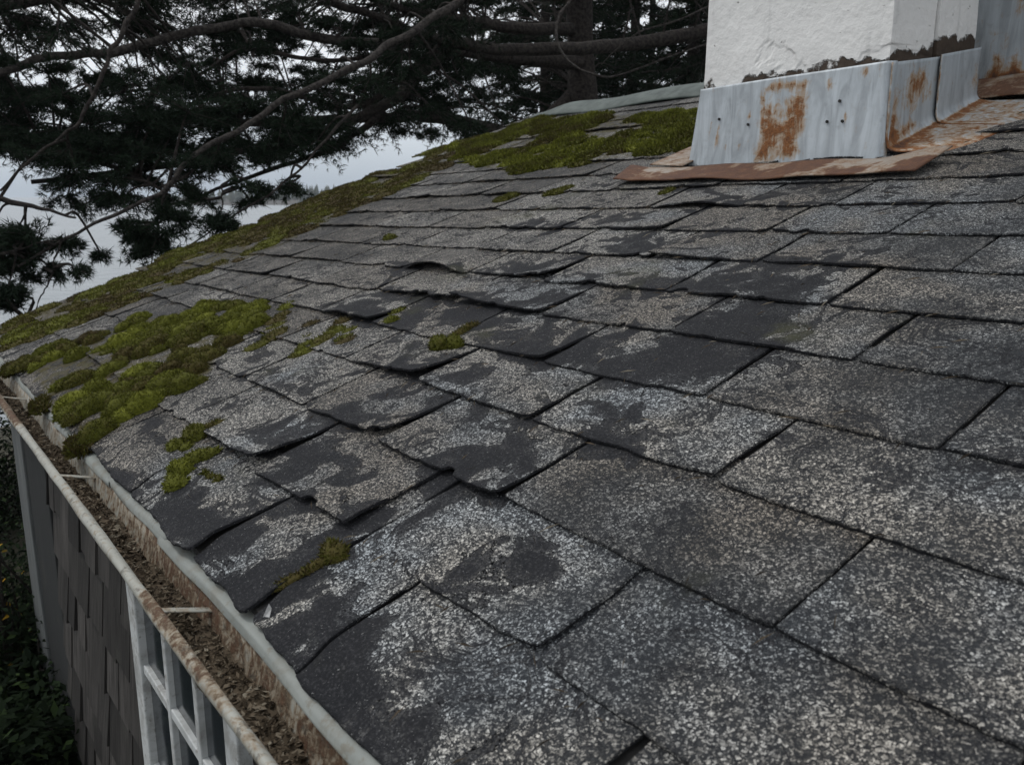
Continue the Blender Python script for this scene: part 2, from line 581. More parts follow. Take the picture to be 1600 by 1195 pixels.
# ------------------------------------------------------------------ setting: ground, water, far shore
WZ = -4.6
xs = np.concatenate([np.linspace(-70, 20, 60), np.linspace(26, 700, 24)])
ys = np.concatenate([np.linspace(-700, -30, 18), np.linspace(-26, 40, 50), np.linspace(50, 700, 18)])
gx, gy = np.meshgrid(xs, ys, indexing='ij')
gz = -7.5 * sstep(-6, -34, gx + 2.5 * np.sin(gy * 0.12)) + 0.25 * (fbm(np.stack([gx * 0.3, gy * 0.3, gx * 0], -1), 3) - 0.5)
gz = np.where(np.hypot(gx - 3, gy - 3) < 9, np.minimum(gz, 0.0), gz)
tag(mk('ground', np.stack([gx, gy, gz], -1).reshape(-1, 3), gridfaces(len(xs), len(ys)), M['ground'], smooth=True), kind='structure')
tag(mk('water', [(-1490, -1490, WZ), (-20, -1490, WZ), (-20, 1490, WZ), (-1490, 1490, WZ)], [(0, 1, 2, 3)], M['water']), kind='structure')


def shore(name, D, px0, px1, hbank, n, seed):
    r = np.random.default_rng(seed)
    p = np.linspace(px0, px1, n)
    V = []
    for k, x in enumerate(p):
        d = ray(x, 300)
        d = np.array([d[0], d[1], 0]) / np.linalg.norm(d[:2])
        b = np.array([CAM[0], CAM[1], 0]) + d * D * (1 + 0.03 * math.sin(k * 0.3))
        hk = hbank * (0.5 + fbm([[k * 0.21, 0.3, 0.7]], seed)[0])
        for s_, z in ((0, WZ - 0.5), (4, WZ + 0.8), (30, WZ + hk), (160, WZ + hk * 1.2), (220, WZ - 1)):
            q = b + d * s_
            V.append((q[0], q[1], z))
    o = mk(name, V, gridfaces(n, 5), M['shore'], smooth=True)
    return tag(o, kind='structure')


shore('far_shore', 560, 225, 1700, 3.0, 60, 4)


def far_wood():
    r = np.random.default_rng(9)
    Vs, Fs, T = [], [], []
    base = 0
    for k in range(620):
        x = r.uniform(236, 1100)
        d = ray(x, 300)
        d = np.array([d[0], d[1], 0]) / np.linalg.norm(d[:2])
        D = 560 * (1 + 0.02) + r.uniform(8, 120)
        b = np.array([CAM[0], CAM[1], 0]) + d * D
        hgt = r.uniform(4, 10.5) * (0.6 + 0.7 * vnoise([[x * 0.012, 1.5, 0]], 2)[0])
        rad = r.uniform(1.4, 4.6)
        t = r.random()
        lv = 7
        for q in range(lv):
            f0 = q / lv
            n = 7
            ang = np.linspace(0, 2 * math.pi, n, endpoint=False) + r.uniform(0, 1)
            rr = rad * (1 - f0) ** 0.8 * r.uniform(0.7, 1.25, n)
            ring = np.stack([b[0] + rr * np.cos(ang), b[1] + rr * np.sin(ang), np.full(n, WZ + 1 + hgt * (f0 * 0.9 + 0.02)) + r.uniform(-.5, .2, n)], 1)
            V = np.vstack([ring, [[b[0], b[1], WZ + 1 + hgt * (f0 * 0.9 + 0.3)]]])
            Fc = np.stack([np.arange(n), (np.arange(n) + 1) % n, np.full(n, n)], 1)
            Vs.append(V)
            Fs.append(Fc + base)
            base += n + 1
            T.append(np.full(n + 1, t * 0.7 + r.random() * 0.3))
    o = mk('far_wood', np.vstack(Vs), np.vstack(Fs), M['fartree'], attrs={'tint': np.concatenate(T)})
    tag(o, 'hazy low wood along the far shore across the lake', 'wood', kind='stuff')


far_wood()

# ------------------------------------------------------------------ the cottage
house = empty('cottage', (0, 0, 0))
tag(house, 'old cottage with worn asphalt shingle roof, rusty gutter, white chimney and cedar walls', 'house')
RIDGE = 5.13
UMAX = 7.6

# roof deck (both slopes, closed)
mb = MB()
rows = [0.0, 0.6, 1.2, 2.0, 3.0, 4.0, RIDGE]
for a in (0,):
    us = np.linspace(0.02, UMAX, 20)
    vv = np.array([warp(us, r_) for r_ in rows])
    top = np.stack([roofpt(us, vv[k] + (0.02 if k == 0 else 0), -0.012) for k in range(len(rows))], 1)
    V = top.reshape(-1, 3)
    back = top[:, -1] + np.array([0, 3.6, -1.25])
    b2 = np.array([top[:, 0] + np.array([0, 0.0, -0.07]), back + np.array([0, 0, -0.07])])
    n0 = len(V)
    V = np.vstack([V, back, b2[0], b2[1]])
    Fc = [tuple(f) for f in gridfaces(20, len(rows))]
    L = len(rows)
    for i in range(19):
        Fc.append((i * L + L - 1, (i + 1) * L + L - 1, n0 + i + 1, n0 + i))
        Fc.append((n0 + 20 + i, n0 + 20 + i + 1, (i + 1) * L, i * L))
        Fc.append((n0 + i, n0 + i + 1, n0 + 40 + i + 1, n0 + 40 + i))
        Fc.append((n0 + 20 + i + 1, n0 + 20 + i, n0 + 40 + i, n0 + 40 + i + 1))
    for i in (0, 19):
        Fc.append(tuple([i * L + k for k in range(L)] + [n0 + i, n0 + 40 + i, n0 + 20 + i]))
    mb.add(V, Fc)
roof = mb.build('roof', M['deck'], house)

# bald patches (pixel centre -> roof metres), each with radii in metres
BALD = [(uv(x, y), a, b) for x, y, a, b in [
    (450, 700, .26, .13), (570, 650, .13, .13), (650, 585, .27, .13), (520, 755, .26, .12), (760, 735, .2, .14),
    (720, 640, .2, .06), (330, 820, .25, .1), (400, 925, .17, .1), (440, 1000, .16, .1), (660, 850, .17, .1),
    (790, 890, .12, .1), (930, 650, .25, .06), (830, 545, .3, .13), (760, 500, .2, .12), (990, 565, .28, .12),
    (1130, 560, .17, .22), (1200, 440, .35, .22), (1090, 500, .3, .14), (1000, 440, .3, .1), (990, 385, .25, .12),
    (880, 470, .2, .12), (780, 430, .3, .12), (560, 490, .3, .1), (620, 465, .2, .1), (700, 480, .25, .12),
    (1180, 318, .35, .08), (620, 1130, .1, .07), (550, 1060, .12, .06), (270, 770, .2, .08), (500, 940, .14, .1),
    (720, 1180, .1, .06), (880, 880, .12, .06), (700, 980, .08, .06), (960, 700, .12, .06), (600, 1000, .1, .06), (930, 350, .3, .1), (830, 355, .3, .08), (620, 420, .2, .06), (350, 470, .3, .08), (470, 445, .2, .1)]]


def cover_at(u, v):
    c = 0.8 + 0.36 * sstep(4.7, 5.2, u + 0.4 * np.minimum(v - 0.6, 0)) + 0.2 * sstep(3.2, 2.0, u)
    c = c - 0.3 * sstep(0.12, 0.0, v)
    for (bu, bv), a, b in BALD:
        c = c - 0.44 * np.exp(-(((u - bu) / a) ** 2 + ((v - bv) / b) ** 2) ** 1.5)
    return np.maximum(c, 0.12)


# moss regions in roof metres: used both for the moss itself and a thin film on the shingles
def poly_uv(pts):
    return np.array([uv(x, y) for x, y in pts])


MOSS_BED = poly_uv([(20, 565), (130, 535), (200, 505), (330, 483), (420, 480), (410, 510), (340, 560), (320, 600), (230, 640), (150, 690), (110, 655), (60, 600)])
MOSS_RIDGE = poly_uv([(700, 232), (840, 186), (1000, 180), (1092, 176), (1088, 235), (1000, 248), (880, 262), (820, 272), (740, 262)])
MOSS_RAKE = poly_uv([(10, 508), (115, 468), (250, 405), (410, 345), (560, 285), (690, 228), (760, 214), (700, 262), (600, 310), (520, 345), (430, 390), (330, 425), (200, 478), (90, 522), (10, 545)])


def inside(poly, P):
    x, y = P[:, 0], P[:, 1]
    r_ = np.zeros(len(P), bool)
    n = len(poly)
    for i in range(n):
        x0, y0 = poly[i]
        x1, y1 = poly[(i + 1) % n]
        c = ((y0 > y) != (y1 > y)) & (x < (x1 - x0) * (y - y0) / (y1 - y0 + 1e-12) + x0)
        r_ ^= c
    return r_


TK = 0.0075
EX = 0.28
JOINTS = {0: [3.10, 3.63, 4.23, 4.60, 4.86, 5.5, 6.2], 1: [3.30, 3.96, 4.53, 4.83, 5.24, 5.9], 2: [3.17, 3.7, 4.21, 4.78, 5.52, 6.2],
          3: [3.48, 3.97, 4.55, 5.165, 5.85], 4: [3.25, 3.78, 4.30, 4.90, 5.48, 6.1], 5: [3.44, 3.98, 4.54, 5.13, 5.8],
          6: [3.21, 3.7, 4.3, 4.88, 5.45, 6.1], 7: [2.94, 3.46, 4.0, 4.46, 5.08, 5.7], 8: [3.23, 3.82, 4.3, 4.75, 5.4],
          9: [1.95, 2.44, 2.94, 3.51, 4.0, 4.39, 5.0]}
# curls: (course, nearest joint-left u) -> lift at left, middle, right of the butt (metres)
CURL = {(1, 3.30): (0.01, 0.012, 0.05), (1, 3.96): (0.0, 0.012, 0.025), (3, 3.48): (0.0, 0.012, 0.045), (2, 3.7): (0, 0.008, 0.035), (2, 4.21): (0.01, 0.006, 0.02),
        (5, 3.44): (0.05, 0.015, 0.02), (6, 2.66): (0.01, 0.055, 0.0), (6, 3.21): (0.0, 0.01, 0.035), (4, 3.78): (0.0, 0.0, 0.02), (0, 3.63): (0.0, 0.0, 0.03),
        (5, 2.9): (0.0, 0.02, 0.03), (4, 2.7): (0.005, 0.03, 0.03), (7, 4.0): (0.035, 0.01, 0.0), (3, 3.97): (0.01, 0, 0.015), (8, 3.23): (0.0, 0.0, 0.02), (9, 3.51): (0.0, 0.03, 0.0),
        (0, 4.23): (0.0, 0.0, 0.012)}
n_sh = 0
nk = int(RIDGE / EX)
for k in range(nk + 1):
    js = list(JOINTS.get(k, [rng.uniform(2.7, 3.3)]))
    while js[0] > 0.75:
        js.insert(0, js[0] - rng.uniform(0.47, 0.6))
    if js[0] < 0.3:
        js.pop(0)
    js.insert(0, rng.uniform(-0.035, 0.03))
    while js[-1] < UMAX - 0.4:
        js.append(js[-1] + rng.uniform(0.53, 0.68))
    js[-1] = UMAX
    for a, b in zip(js[:-1], js[1:]):
        if k == 1 and abs(a - 4.53) < 0.02:
            continue                           # tab torn away
        v0 = EX * k + (0.0 if k == 0 else rng.uniform(-0.008, 0.008))
        Lt = min(EX * (2.1 if k == 0 and 4.2 < a < 4.9 else 1.35), RIDGE - EX * k)
        if Lt < 0.05:
            continue
        res = 0.011 if b > 3.4 else (0.018 if b > 2 else 0.03)
        nu, nv = int((b - a) / res) + 2, max(int(Lt / res) + 2, 4)
        g = rng.uniform(0.0055, 0.009)
        s = np.linspace(0, 1, nu)[:, None] * np.ones((1, nv))
        t = np.ones((nu, 1)) * np.linspace(0, 1, nv)[None, :]
        sk = rng.normal(0, 0.002)
        U = a + g + s * (b - a - 2 * g)
        # ragged side and butt edges
        e = lambda q, sd_: fbm(np.stack([q * 9, np.full_like(q, k * 3.7), np.full_like(q, sd_)], -1), 5, 4) - 0.5
        Vn = v0 + t * Lt
        worn = 0.55 + 0.9 * (0.8 - cover_at((a + b) / 2, v0 + 0.14))
        amp = 0.019 * worn * (1.0 if b > 3 else 1.6)
        U = U + (1 - s) ** 6 * e(Vn, a * 7.1) * amp * 1.6 + s ** 6 * e(Vn, b * 5.3) * amp * 1.6 + sk * (1 - t)
        fine = fbm(np.stack([U * 60, U * 0 + k, U * 0], -1), 7, 2) - 0.5
        Vn = Vn + (1 - t) ** 4 * (e(U, k * 1.7) * amp * 1.7 + fine * 0.005) - (1 - t) ** 3 * ((s - 0.5) * rng.normal(0, 0.008))
        # rounded / broken corners
        cr0, cr1 = rng.uniform(0.0, 0.01), rng.uniform(0.0, 0.014)
        Vn = Vn + (1 - t) ** 3 * (cr0 * np.exp(-s / 0.03) + cr1 * np.exp(-(1 - s) / 0.03))
        for _ in range(rng.integers(0, 4) if b < 4.95 and k > 0 else 0):     # chipped butt edges
            s0, wd, dp = rng.uniform(0, 1), rng.uniform(0.015, 0.07), rng.uniform(0.005, 0.022)
            Vn = Vn + (1 - t) ** 8 * dp * np.exp(-(np.abs(s - s0) / wd) ** 8)
        if k == 0 and abs(a - 4.23) < 0.02:
            Vn = Vn - (1 - t) ** 3 * 0.012 * sstep(0.5, 1, s)
        cur = None
        for (ck, cu), cc in CURL.items():
            if ck == k and abs(cu - a) < 0.13:
                cur = cc
        if cur is None:
            sc_ = 0.004 + 0.004 * sstep(4.8, 3.5, a)
            cur = tuple(max(0, x) for x in rng.normal(0.001, sc_, 3))
        W = np.maximum(1.35 * TK * (1 - t * (Lt / (EX * 1.35))), -0.004)
        cur = tuple(0.75 * x for x in cur)
        W = W + (cur[0] * (1 - s) ** 3 + cur[2] * s ** 3 + cur[1] * (4 * s * (1 - s)) ** 1.5) * (1 - t) ** 2
        W = W + 0.0015 * (1 - t)
        und = (fbm(np.stack([U * 5, Vn * 5, U * 0 + k], -1), 21, 3) - 0.5)
        W = W + und * 0.006 * (1 - t) * (0.4 + worn) + 0.0006 * k % 0.001
        if k == 0:                             # the eave course sags over the edge
            sag = sstep(0.09, 0.0, t * Lt)
            W = W - sag * (0.012 + 0.012 * fbm(np.stack([U * 3, U * 0, U * 0], -1), 33, 2))
            Vn = Vn - 0.02 * sag * fbm(np.stack([U * 4, U * 0 + 5, U * 0], -1), 34, 2)
        Va = warp(U, Vn)
        P = roofpt(U, Va, W).reshape(-1, 3)
        Fc = [gridfaces(nu, nv)]
        idx = np.arange(nu * nv).reshape(nu, nv)
        loop = np.concatenate([idx[:, 0], idx[-1, 1:], idx[-2::-1, -1], idx[0, -2:0:-1]])
        low = P[loop] - NRM * TK * 0.98
        n0 = len(P)
        m = len(loop)
        q = np.arange(m)
        Fc.append(np.stack([loop[q], n0 + q, n0 + (q + 1) % m, loop[(q + 1) % m]], 1))
        P = np.vstack([P, low])
        uu, vvv = U.ravel(), Va.ravel()
        cov = cover_at(uu, vvv) + rng.normal(0, 0.05)
        cov = cov - 0.12 * sstep(0.02, 0.0, (t * Lt).ravel())
        pts = np.stack([uu, vvv], 1)
        ms = np.where(inside(MOSS_RAKE, pts), 0.8, 0) + np.where(inside(MOSS_BED, pts), 0.9, 0) + np.where(inside(MOSS_RIDGE, pts), 1, 0)
        cov = np.concatenate([cov, np.full(m, 0.1)])
        ms = np.concatenate([np.clip(ms, 0, 1), np.zeros(m)])
        o = mk('shingle', P, np.vstack(Fc), M['shingle'], roof, attrs={'cover': cov, 'tint': np.full(len(P), rng.uniform(0.1, 0.9)), 'moss': ms, 'warm': sstep(4.4, 2.4, np.append(uu, np.full(m, 5.0)))}, smooth=False)
        me = o.data
        sm = np.zeros(len(me.polygons), bool)
        sm[:(nu - 1) * (nv - 1)] = True
        me.polygons.foreach_set('use_smooth', sm)
        n_sh += 1
print('shingles', n_sh)

# ridge cap: folded green metal strip, tapering at the gable end
us = np.linspace(0.05, UMAX, 90)
prof = [(-0.20, 0.014), (-0.19, 0.028), (-0.13, 0.048), (-0.05, 0.06), (0.02, 0.064)]
V = []
for u in us:
    tp = sstep(0.0, 0.5, u - 0.05)
    vr = warp(u, RIDGE)
    wob = 0.008 * math.sin(u * 5) + 0.012 * (fbm([[u * 2, 0, 0]], 8)[0] - 0.5)
    for dv, w in prof:
        V.append(roofpt(u, vr + dv * (0.5 + 0.5 * tp), (w + wob) * (0.25 + 0.75 * tp)))
    tip = V[-1]
    V.append(tip + np.array([0, 0.16, -0.07]))
    V.append(tip + np.array([0, 0.3, -0.14]))
rc = mk('ridge_cap', V, gridfaces(90, 7), M['ridge'], roof, smooth=True)
so = rc.modifiers.new('solid', 'SOLIDIFY')
so.thickness = 0.004


# ------------------------------------------------------------------ chimney
def panel(fn, nu, nv, name, mat, parent, rust, thick=0.006):
    s, t = np.meshgrid(np.linspace(0, 1, nu), np.linspace(0, 1, nv), indexing='ij')
    P = fn(s, t).reshape(-1, 3)
    r_ = rust(s, t, P.reshape(nu, nv, 3)).ravel()
    o = mk(name, P, gridfaces(nu, nv), mat, parent, attrs={'rust': r_}, smooth=True)
    so_ = o.modifiers.new('solid', 'SOLIDIFY')
    so_.thickness = thick
    so_.offset = -1
    return o


YF = 2.867
XL, XR = 3.27, 4.24
ZF0, ZF1 = Z0 + 0.99, Z0 + 1.355
YM, YB = 3.20, 3.53
ZTOP = Z0 + 2.7


def stucco_block(x0t, x0, x1, y0, y1, zb, nseg=None):
    """box with gridded faces; zb(y) is the lower edge"""
    Vs, Fs, E = [], [], []
    base = 0

    def face(fn, n, mm):
        nonlocal base
        s, t = np.meshgrid(np.linspace(0, 1, n), np.linspace(0, 1, mm), indexing='ij')
        P, e = fn(s, t)
        d = (fbm(P * 3.0, 41, 3) - 0.5)[..., None] * 0.018
        P = P + d * np.array([1.0, 1.0, 0])
        Vs.append(P.reshape(-1, 3))
        E.append(e.ravel())
        Fs.append(gridfaces(n, mm) + base)
        base += n * mm
    H = ZTOP

    def fr(s, t):
        z0 = zb(y0) - 0.05
        z = z0 + t * (H - z0)
        xl = x0 + (x0t - x0) * t
        return np.stack([xl + s * (x1 - xl), y0 + 0 * s, z], -1), z - zb(y0)

    def rt(s, t):
        y = y0 + s * (y1 - y0)
        z0 = zb(y) - 0.05
        z = z0 + t * (H - z0)
        return np.stack([x1 + 0 * s, y, z], -1), z - zb(y)

    def bk(s, t):
        z0 = zb(y1) - 0.05
        z = z0 + t * (H - z0)
        xl = x0 + (x0t - x0) * t
        return np.stack([x1 + s * (xl - x1), y1 + 0 * s, z], -1), z - zb(y1)

    def lf(s, t):
        y = y1 + s * (y0 - y1)
        z0 = zb(y) - 0.05
        z = z0 + t * (H - z0)
        return np.stack([x0 + (x0t - x0) * t, y, z], -1), z - zb(y)

    def tp(s, t):
        return np.stack([x0t + s * (x1 - x0t), y0 + t * (y1 - y0), H + 0 * s], -1), 1 + 0 * s
    for fn, n, mm in ((fr, 60, 80), (rt, 24, 80), (bk, 10, 10), (lf, 10, 20), (tp, 4, 4)):
        face(fn, n, mm)
    return np.vstack(Vs), np.vstack(Fs), np.concatenate(E)


zside = lambda y: np.where(np.asarray(y) <= YF + 0.001, ZF1, Z0 + 1.37 + (np.asarray(y) - YF) * 0.19)
V1, F1, E1 = stucco_block(3.305, 3.275, XR, YF, YM - 0.006, zside)
V2, F2, E2 = stucco_block(3.33, 3.30, XR + 0.012, YM + 0.006, YB, zside)
chim = mk('chimney', np.vstack([V1, V2]), np.vstack([F1, F2 + len(V1)]), M['stucco'], house, attrs={'edge': np.concatenate([E1, E2])}, smooth=False)
tag(chim, 'white stuccoed chimney block with peeling lower edge')


def blob(s, t, cs, ct, rs, rt):
    return np.exp(-(((s - cs) / rs) ** 2 + ((t - ct) / rt) ** 2) ** 1.3)


def rust_front(s, t, P):
    r_ = 0.02 + 0 * s
    for c in [(0.45, 0.56, 0.07, 0.18), (0.58, 0.63, 0.06, 0.22), (0.45, 0.2, 0.08, 0.16), (0.57, 0.22, 0.06, 0.15), (0.46, 0.9, 0.08, 0.06), (0.58, 0.9, 0.06, 0.06), (0.51, 0.42, 0.12, 0.1)]:
        r_ = r_ + (0.72 if c[3] > 0.11 else 0.45) * blob(s, t, *c)
    for c in [(0.33, 0.6, 0.012, 0.06), (0.15, 0.45, 0.008, 0.14), (0.1, 0.55, 0.008, 0.1), (0.29, 0.27, 0.014, 0.06), (0.21, 0.28, 0.01, 0.08), (0.72, 0.86, 0.02, 0.08), (0.88, 0.93, 0.02, 0.06), (0.39, 0.8, 0.015, 0.1), (0.82, 0.5, 0.006, 0.06), (0.34, 0.33, 0.01, 0.05)]:
        r_ = r_ + 0.5 * blob(s, t, *c)
    r_ = r_ + 0.5 * sstep(0.035, 0.0, t) + 0.25 * sstep(0.985, 1.0, s)
    return r_


def front_fn(s, t):
    x0 = 3.225 + (3.268 - 3.225) * t
    x1 = 4.266 + 0 * t
    x = x0 + s * (x1 - x0)
    rnd = 0.018 * sstep(0.16, 0.0, t) * sstep(0.93, 1.0, s) ** 2      # rounded lower corner
    y = YF - 0.016 - 0.022 * (1 - t) + 0.006 * np.sin(s * 7 + t * 2) + 0.035 * sstep(0.965, 1, s) ** 2
    z = Z0 + 0.952 + 0.03 * s + t * (0.403 - 0.005 * s) + rnd
    return np.stack([x, y, z], -1)


panel(front_fn, 110, 42, 'front_flashing', M['galv'], chim, rust_front)


def rust_side(s, t, P):
    return 0.08 + 0.5 * blob(s, t, 0.55, 0.6, 0.25, 0.25) + 0.6 * sstep(0.12, 0.0, t) + 0.5 * sstep(0.08, 0, s) * (0.4 + t * 0) + 0.45 * blob(s, t, 0.12, 0.35, 0.08, 0.25)


def side_panel(y0, y1, zt0, zt1, flange, name_rust, xoff):
    """step flashing: upright leaf against the chimney and a leaf lying on the shingles"""
    nv = 40

    def fn(s, t):
        y = y0 + s * (y1 - y0)
        # t 0..0.45 lying leaf from its outer edge to the fold, 0.45..1 upright
        zr = Z0 + y * math.tan(TH) + 0.035
        x_f = XR + xoff
        k = np.clip(t / 0.45, 0, 1)
        q = np.clip((t - 0.45) / 0.55, 0, 1)
        x = x_f + flange * (1 - k) * (1 + 0.12 * (s - 0.5))
        ztop = Z0 + zt0 + (zt1 - zt0) * s
        z = zr + q * (ztop - zr) - 0.018 * (1 - k) ** 2
        fold = np.exp(-((t - 0.45) / 0.05) ** 2)
        x = x + fold * 0.012
        z = z + fold * 0.008
        yy = y + 0.03 * (1 - k)
        return np.stack([x, yy, z], -1)

    def ru(s, t, P):
        q = np.clip((t - 0.45) / 0.55, 0, 1)
        if name_rust == 1:
            r_ = 0.1 + 0.5 * blob(s, q, 0.55, 0.6, 0.3, 0.3) + 0.55 * blob(s, q, 0.1, 0.35, 0.09, 0.3) + 0.55 * blob(s, q, 0.3, 0.12, 0.3, 0.1)
        else:
            r_ = 0.06 + 0.35 * blob(s, q, 0.9, 0.4, 0.06, 0.3)
        r_ = r_ + np.where(t < 0.45, 0.42, 0) + 0.35 * np.exp(-((t - 0.43) / 0.05) ** 2) + 0.35 * sstep(0.04, 0, t) + 0.4 * sstep(0.04, 0, s)
        return r_
    o = panel(fn, 30, nv, 'step_flashing', M['galv'], chim, ru, 0.005)
    return o


side_panel(2.862, 3.225, 1.372, 1.425, 0.30, 1, 0.022)
side_panel(3.205, 3.54, 1.43, 1.49, 0.33, 2, 0.04)

# apron lying on the shingles below the front, edge curling off the roof
AP = [(3.0, 2.70), (2.91, 2.92), (4.57, 2.985), (4.54, 2.76)]


def apron_fn(s, t):
    lo_u = AP[0][0] + s * (AP[3][0] - AP[0][0])
    hi_u = AP[1][0] + s * (AP[2][0] - AP[1][0])
    lo_v = AP[0][1] + s * (AP[3][1] - AP[0][1]) + 0.008 * np.sin(s * 9)
    hi_v = AP[1][1] + s * (AP[2][1] - AP[1][1])
    u = lo_u + (hi_u - lo_u) * t
    v = lo_v + (hi_v - lo_v) * t
    w = 0.03 + 0.009 * (1 - t) * np.abs(np.sin(s * 5.2)) + 0.03 * t * sstep(0.8, 1.0, s) + 0.004 * np.sin(s * 21)
    w = w + 0.02 * sstep(0.08, 0, s)
    return roofpt(u, v, w)


panel(apron_fn, 80, 12, 'apron_flashing', M['rustsheet'], chim,
      lambda s, t, P: 1.0 - 0.5 * (fbm(np.stack([s * 9, t * 1.2, s * 0], -1), 55, 4) > 0.58) - 0.25 * blob(s, t, 0.12, 0.5, 0.08, 0.6) - 0.3 * blob(s, t, 0.85, 0.7, 0.1, 0.3), 0.006)


def lflange(s, t):
    u = 3.04 + 0.22 * t
    v = 2.93 + s * 0.5
    return roofpt(u, v, 0.03 + 0.02 * t * 0 + 0.03 * (1 - s) * (1 - t) * 0.4)


panel(lflange, 14, 8, 'side_flange', M['rustsheet'], chim, lambda s, t, P: 0.42 + 0.25 * sstep(0.2, 0, t) + 0 * s, 0.005)

# nails in the front flashing
for (s_, t_) in [(0.74, 0.46), (0.81, 0.45), (0.785, 0.66), (0.33, 0.52), (0.15, 0.62)]:
    c = front_fn(np.array(s_), np.array(t_))
    an = np.linspace(0, 2 * math.pi, 8, endpoint=False)
    V = [(c[0] + 0.0055 * math.cos(a), c[1] - 0.009, c[2] + 0.0065 * math.sin(a)) for a in an]
    V += [(c[0] + 0.0055 * math.cos(a), c[1] + 0.004, c[2] + 0.0065 * math.sin(a)) for a in an]
    mk('nail_head', V, [tuple(range(7, -1, -1))] + [(i, (i + 1) % 8, 8 + (i + 1) % 8, 8 + i) for i in range(8)], M['deck'], chim)

# metal clad housing further up the slope
YV = 3.735
ZV = Z0 + 3.95 * ST


def vb(s, t):
    return np.stack([3.95 + s * 1.9, YV + 0 * s + 0.004 * np.sin(s * 25), ZV + 0.03 + t * 1.6], -1)


def vbr(s, t, P):
    x = P[..., 0]
    r_ = 0.1 + 0.75 * sstep(0.07, 0.02, t) * (0.6 + 0.4 * np.sin(s * 37)) + 0 * s
    for cx_ in (4.26, 4.47, 4.34, 4.75, 5.1):
        r_ = r_ + 0.45 * np.exp(-((x - cx_) / 0.02) ** 2) * (0.5 + 0.5 * np.sin(t * 23 + cx_ * 9)) + 0.4 * np.exp(-((x - cx_) / 0.05) ** 2) * sstep(0.16, 0.0, t)
    return r_


vent = panel(vb, 90, 60, 'metal_housing', M['galv'], house, vbr, 0.006)
tag(vent, 'rust streaked galvanised housing behind the chimney')
mbx = MB()
mbx.box((3.96, YV + 0.012, ZV - 0.05), (5.84, YV + 0.7, ZV + 1.62))
mbx.build('housing_body', M['galv'], vent)
panel(lambda s, t: np.stack([3.9 + s * 2.0, YV - 0.02 - 0.17 * (1 - t), ZV + 0.028 + 0.06 * t - 0.045 * (1 - t) + 0.004 * np.sin(s * 30)], -1), 60, 8, 'housing_flange', M['rustsheet'], vent,
      lambda s, t, P: 0.75 - 0.4 * (fbm(np.stack([s * 14, t, s * 0], -1), 77, 3) > 0.6) + 0 * s, 0.005)

# ------------------------------------------------------------------ eave: fascia, drip edge, gutter
XG0, XG1 = -0.05, UMAX
mbf = MB()
mbf.box((0.0, 0.045, Z0 - 0.26), (UMAX, 0.075, Z0 - 0.055))
fascia = mbf.build('fascia', M['trim'], house)


def edge_strip(x0, x1, name, prof, mat, parent, rustfn, wob=0.004, nx=None, seed=1):
    nx = nx or max(int((x1 - x0) / 0.025), 6)
    X = np.linspace(x0, x1, nx)
    prof = np.array(prof)
    P = np.zeros((nx, len(prof), 3))
    for k, (y, z) in enumerate(prof):
        w = (fbm(np.stack([X * 2.2, X * 0 + k * 0.35, X * 0], -1), seed, 3) - 0.5) * wob * 2
        P[:, k] = np.stack([X, y + w, Z0 + z + w * 0.8], -1)
    r_ = rustfn(P)
    o = mk(name, P.reshape(-1, 3), gridfaces(nx, len(prof)), mat, parent, attrs={'rust': r_.ravel()}, smooth=True)
    so_ = o.modifiers.new('solid', 'SOLIDIFY')
    so_.thickness = 0.003
    return o


# drip edge in overlapping lengths
for i, (a, b, dy) in enumerate([(0.0, 2.55, 0), (2.5, 3.42, 0.003), (3.38, 4.02, 0.0), (3.98, 5.35, 0.004), (5.3, UMAX, 0)]):
    edge_strip(a, b, 'drip_edge', [(0.07, -0.012 - dy), (0.0 - dy, -0.024 - dy), (-0.007 - dy, -0.030 - dy), (-0.007 - dy, -0.042), (-0.012 - dy, -0.047)], M['drip'], fascia, lambda P: 0 * P[..., 0], 0.011, seed=60 + i)
# a torn scrap of the drip edge bent up at the tear in the eave course
u_, v_ = uv(421, 958)
c = roofpt(u_, v_, 0.0)
mk('torn_metal_scrap', [c + d for d in np.array([(-.010, -.014, -.015), (.010, -.008, -.015), (.0, .0, .022), (.004, .004, .012), (-.004, .002, .008)])], [(0, 1, 3, 2), (0, 2, 4)], mat_paint('bare_scrap', (0.4, 0.41, 0.41), (0.55, 0.55, 0.55)), fascia)

GB, GL = -0.009, -0.128                       # y of gutter back and lip


def gut_rust(P):
    x, y, z = P[..., 0], P[..., 1], P[..., 2] - Z0
    n = fbm(np.stack([x * 3, y * 10, z * 10], -1), 71, 4)
    back = sstep(-0.05, -0.03, y)
    lip = sstep(-0.1, -0.12, y) * sstep(-0.06, -0.045, z)
    r_ = 0.22 + 0.36 * back * (0.4 + 0.6 * sstep(2.8, 4.4, x)) * (0.7 + n) + lip * (-0.05 + 0.6 * sstep(0.46, 0.66, fbm(np.stack([x * 1.1, y * 0, x * 0], -1), 73, 3)))
    return r_


prof = [(GB + 0.004, -0.048), (GB - 0.004, -0.08), (GB - 0.014, -0.12), (GB - 0.025, -0.15), (GB - 0.045, -0.165), (GL + 0.055, -0.165), (GL + 0.035, -0.14), (GL + 0.02, -0.105), (GL + 0.006, -0.07)]
bead = [(GL + 0.0 + 0.012 * math.cos(a), -0.055 + 0.012 * math.sin(a)) for a in np.linspace(-1.2, 4.2, 12)]
gutter = edge_strip(XG0, XG1, 'gutter', prof + bead, M['gutter'], house, gut_rust, 0.006, seed=90)
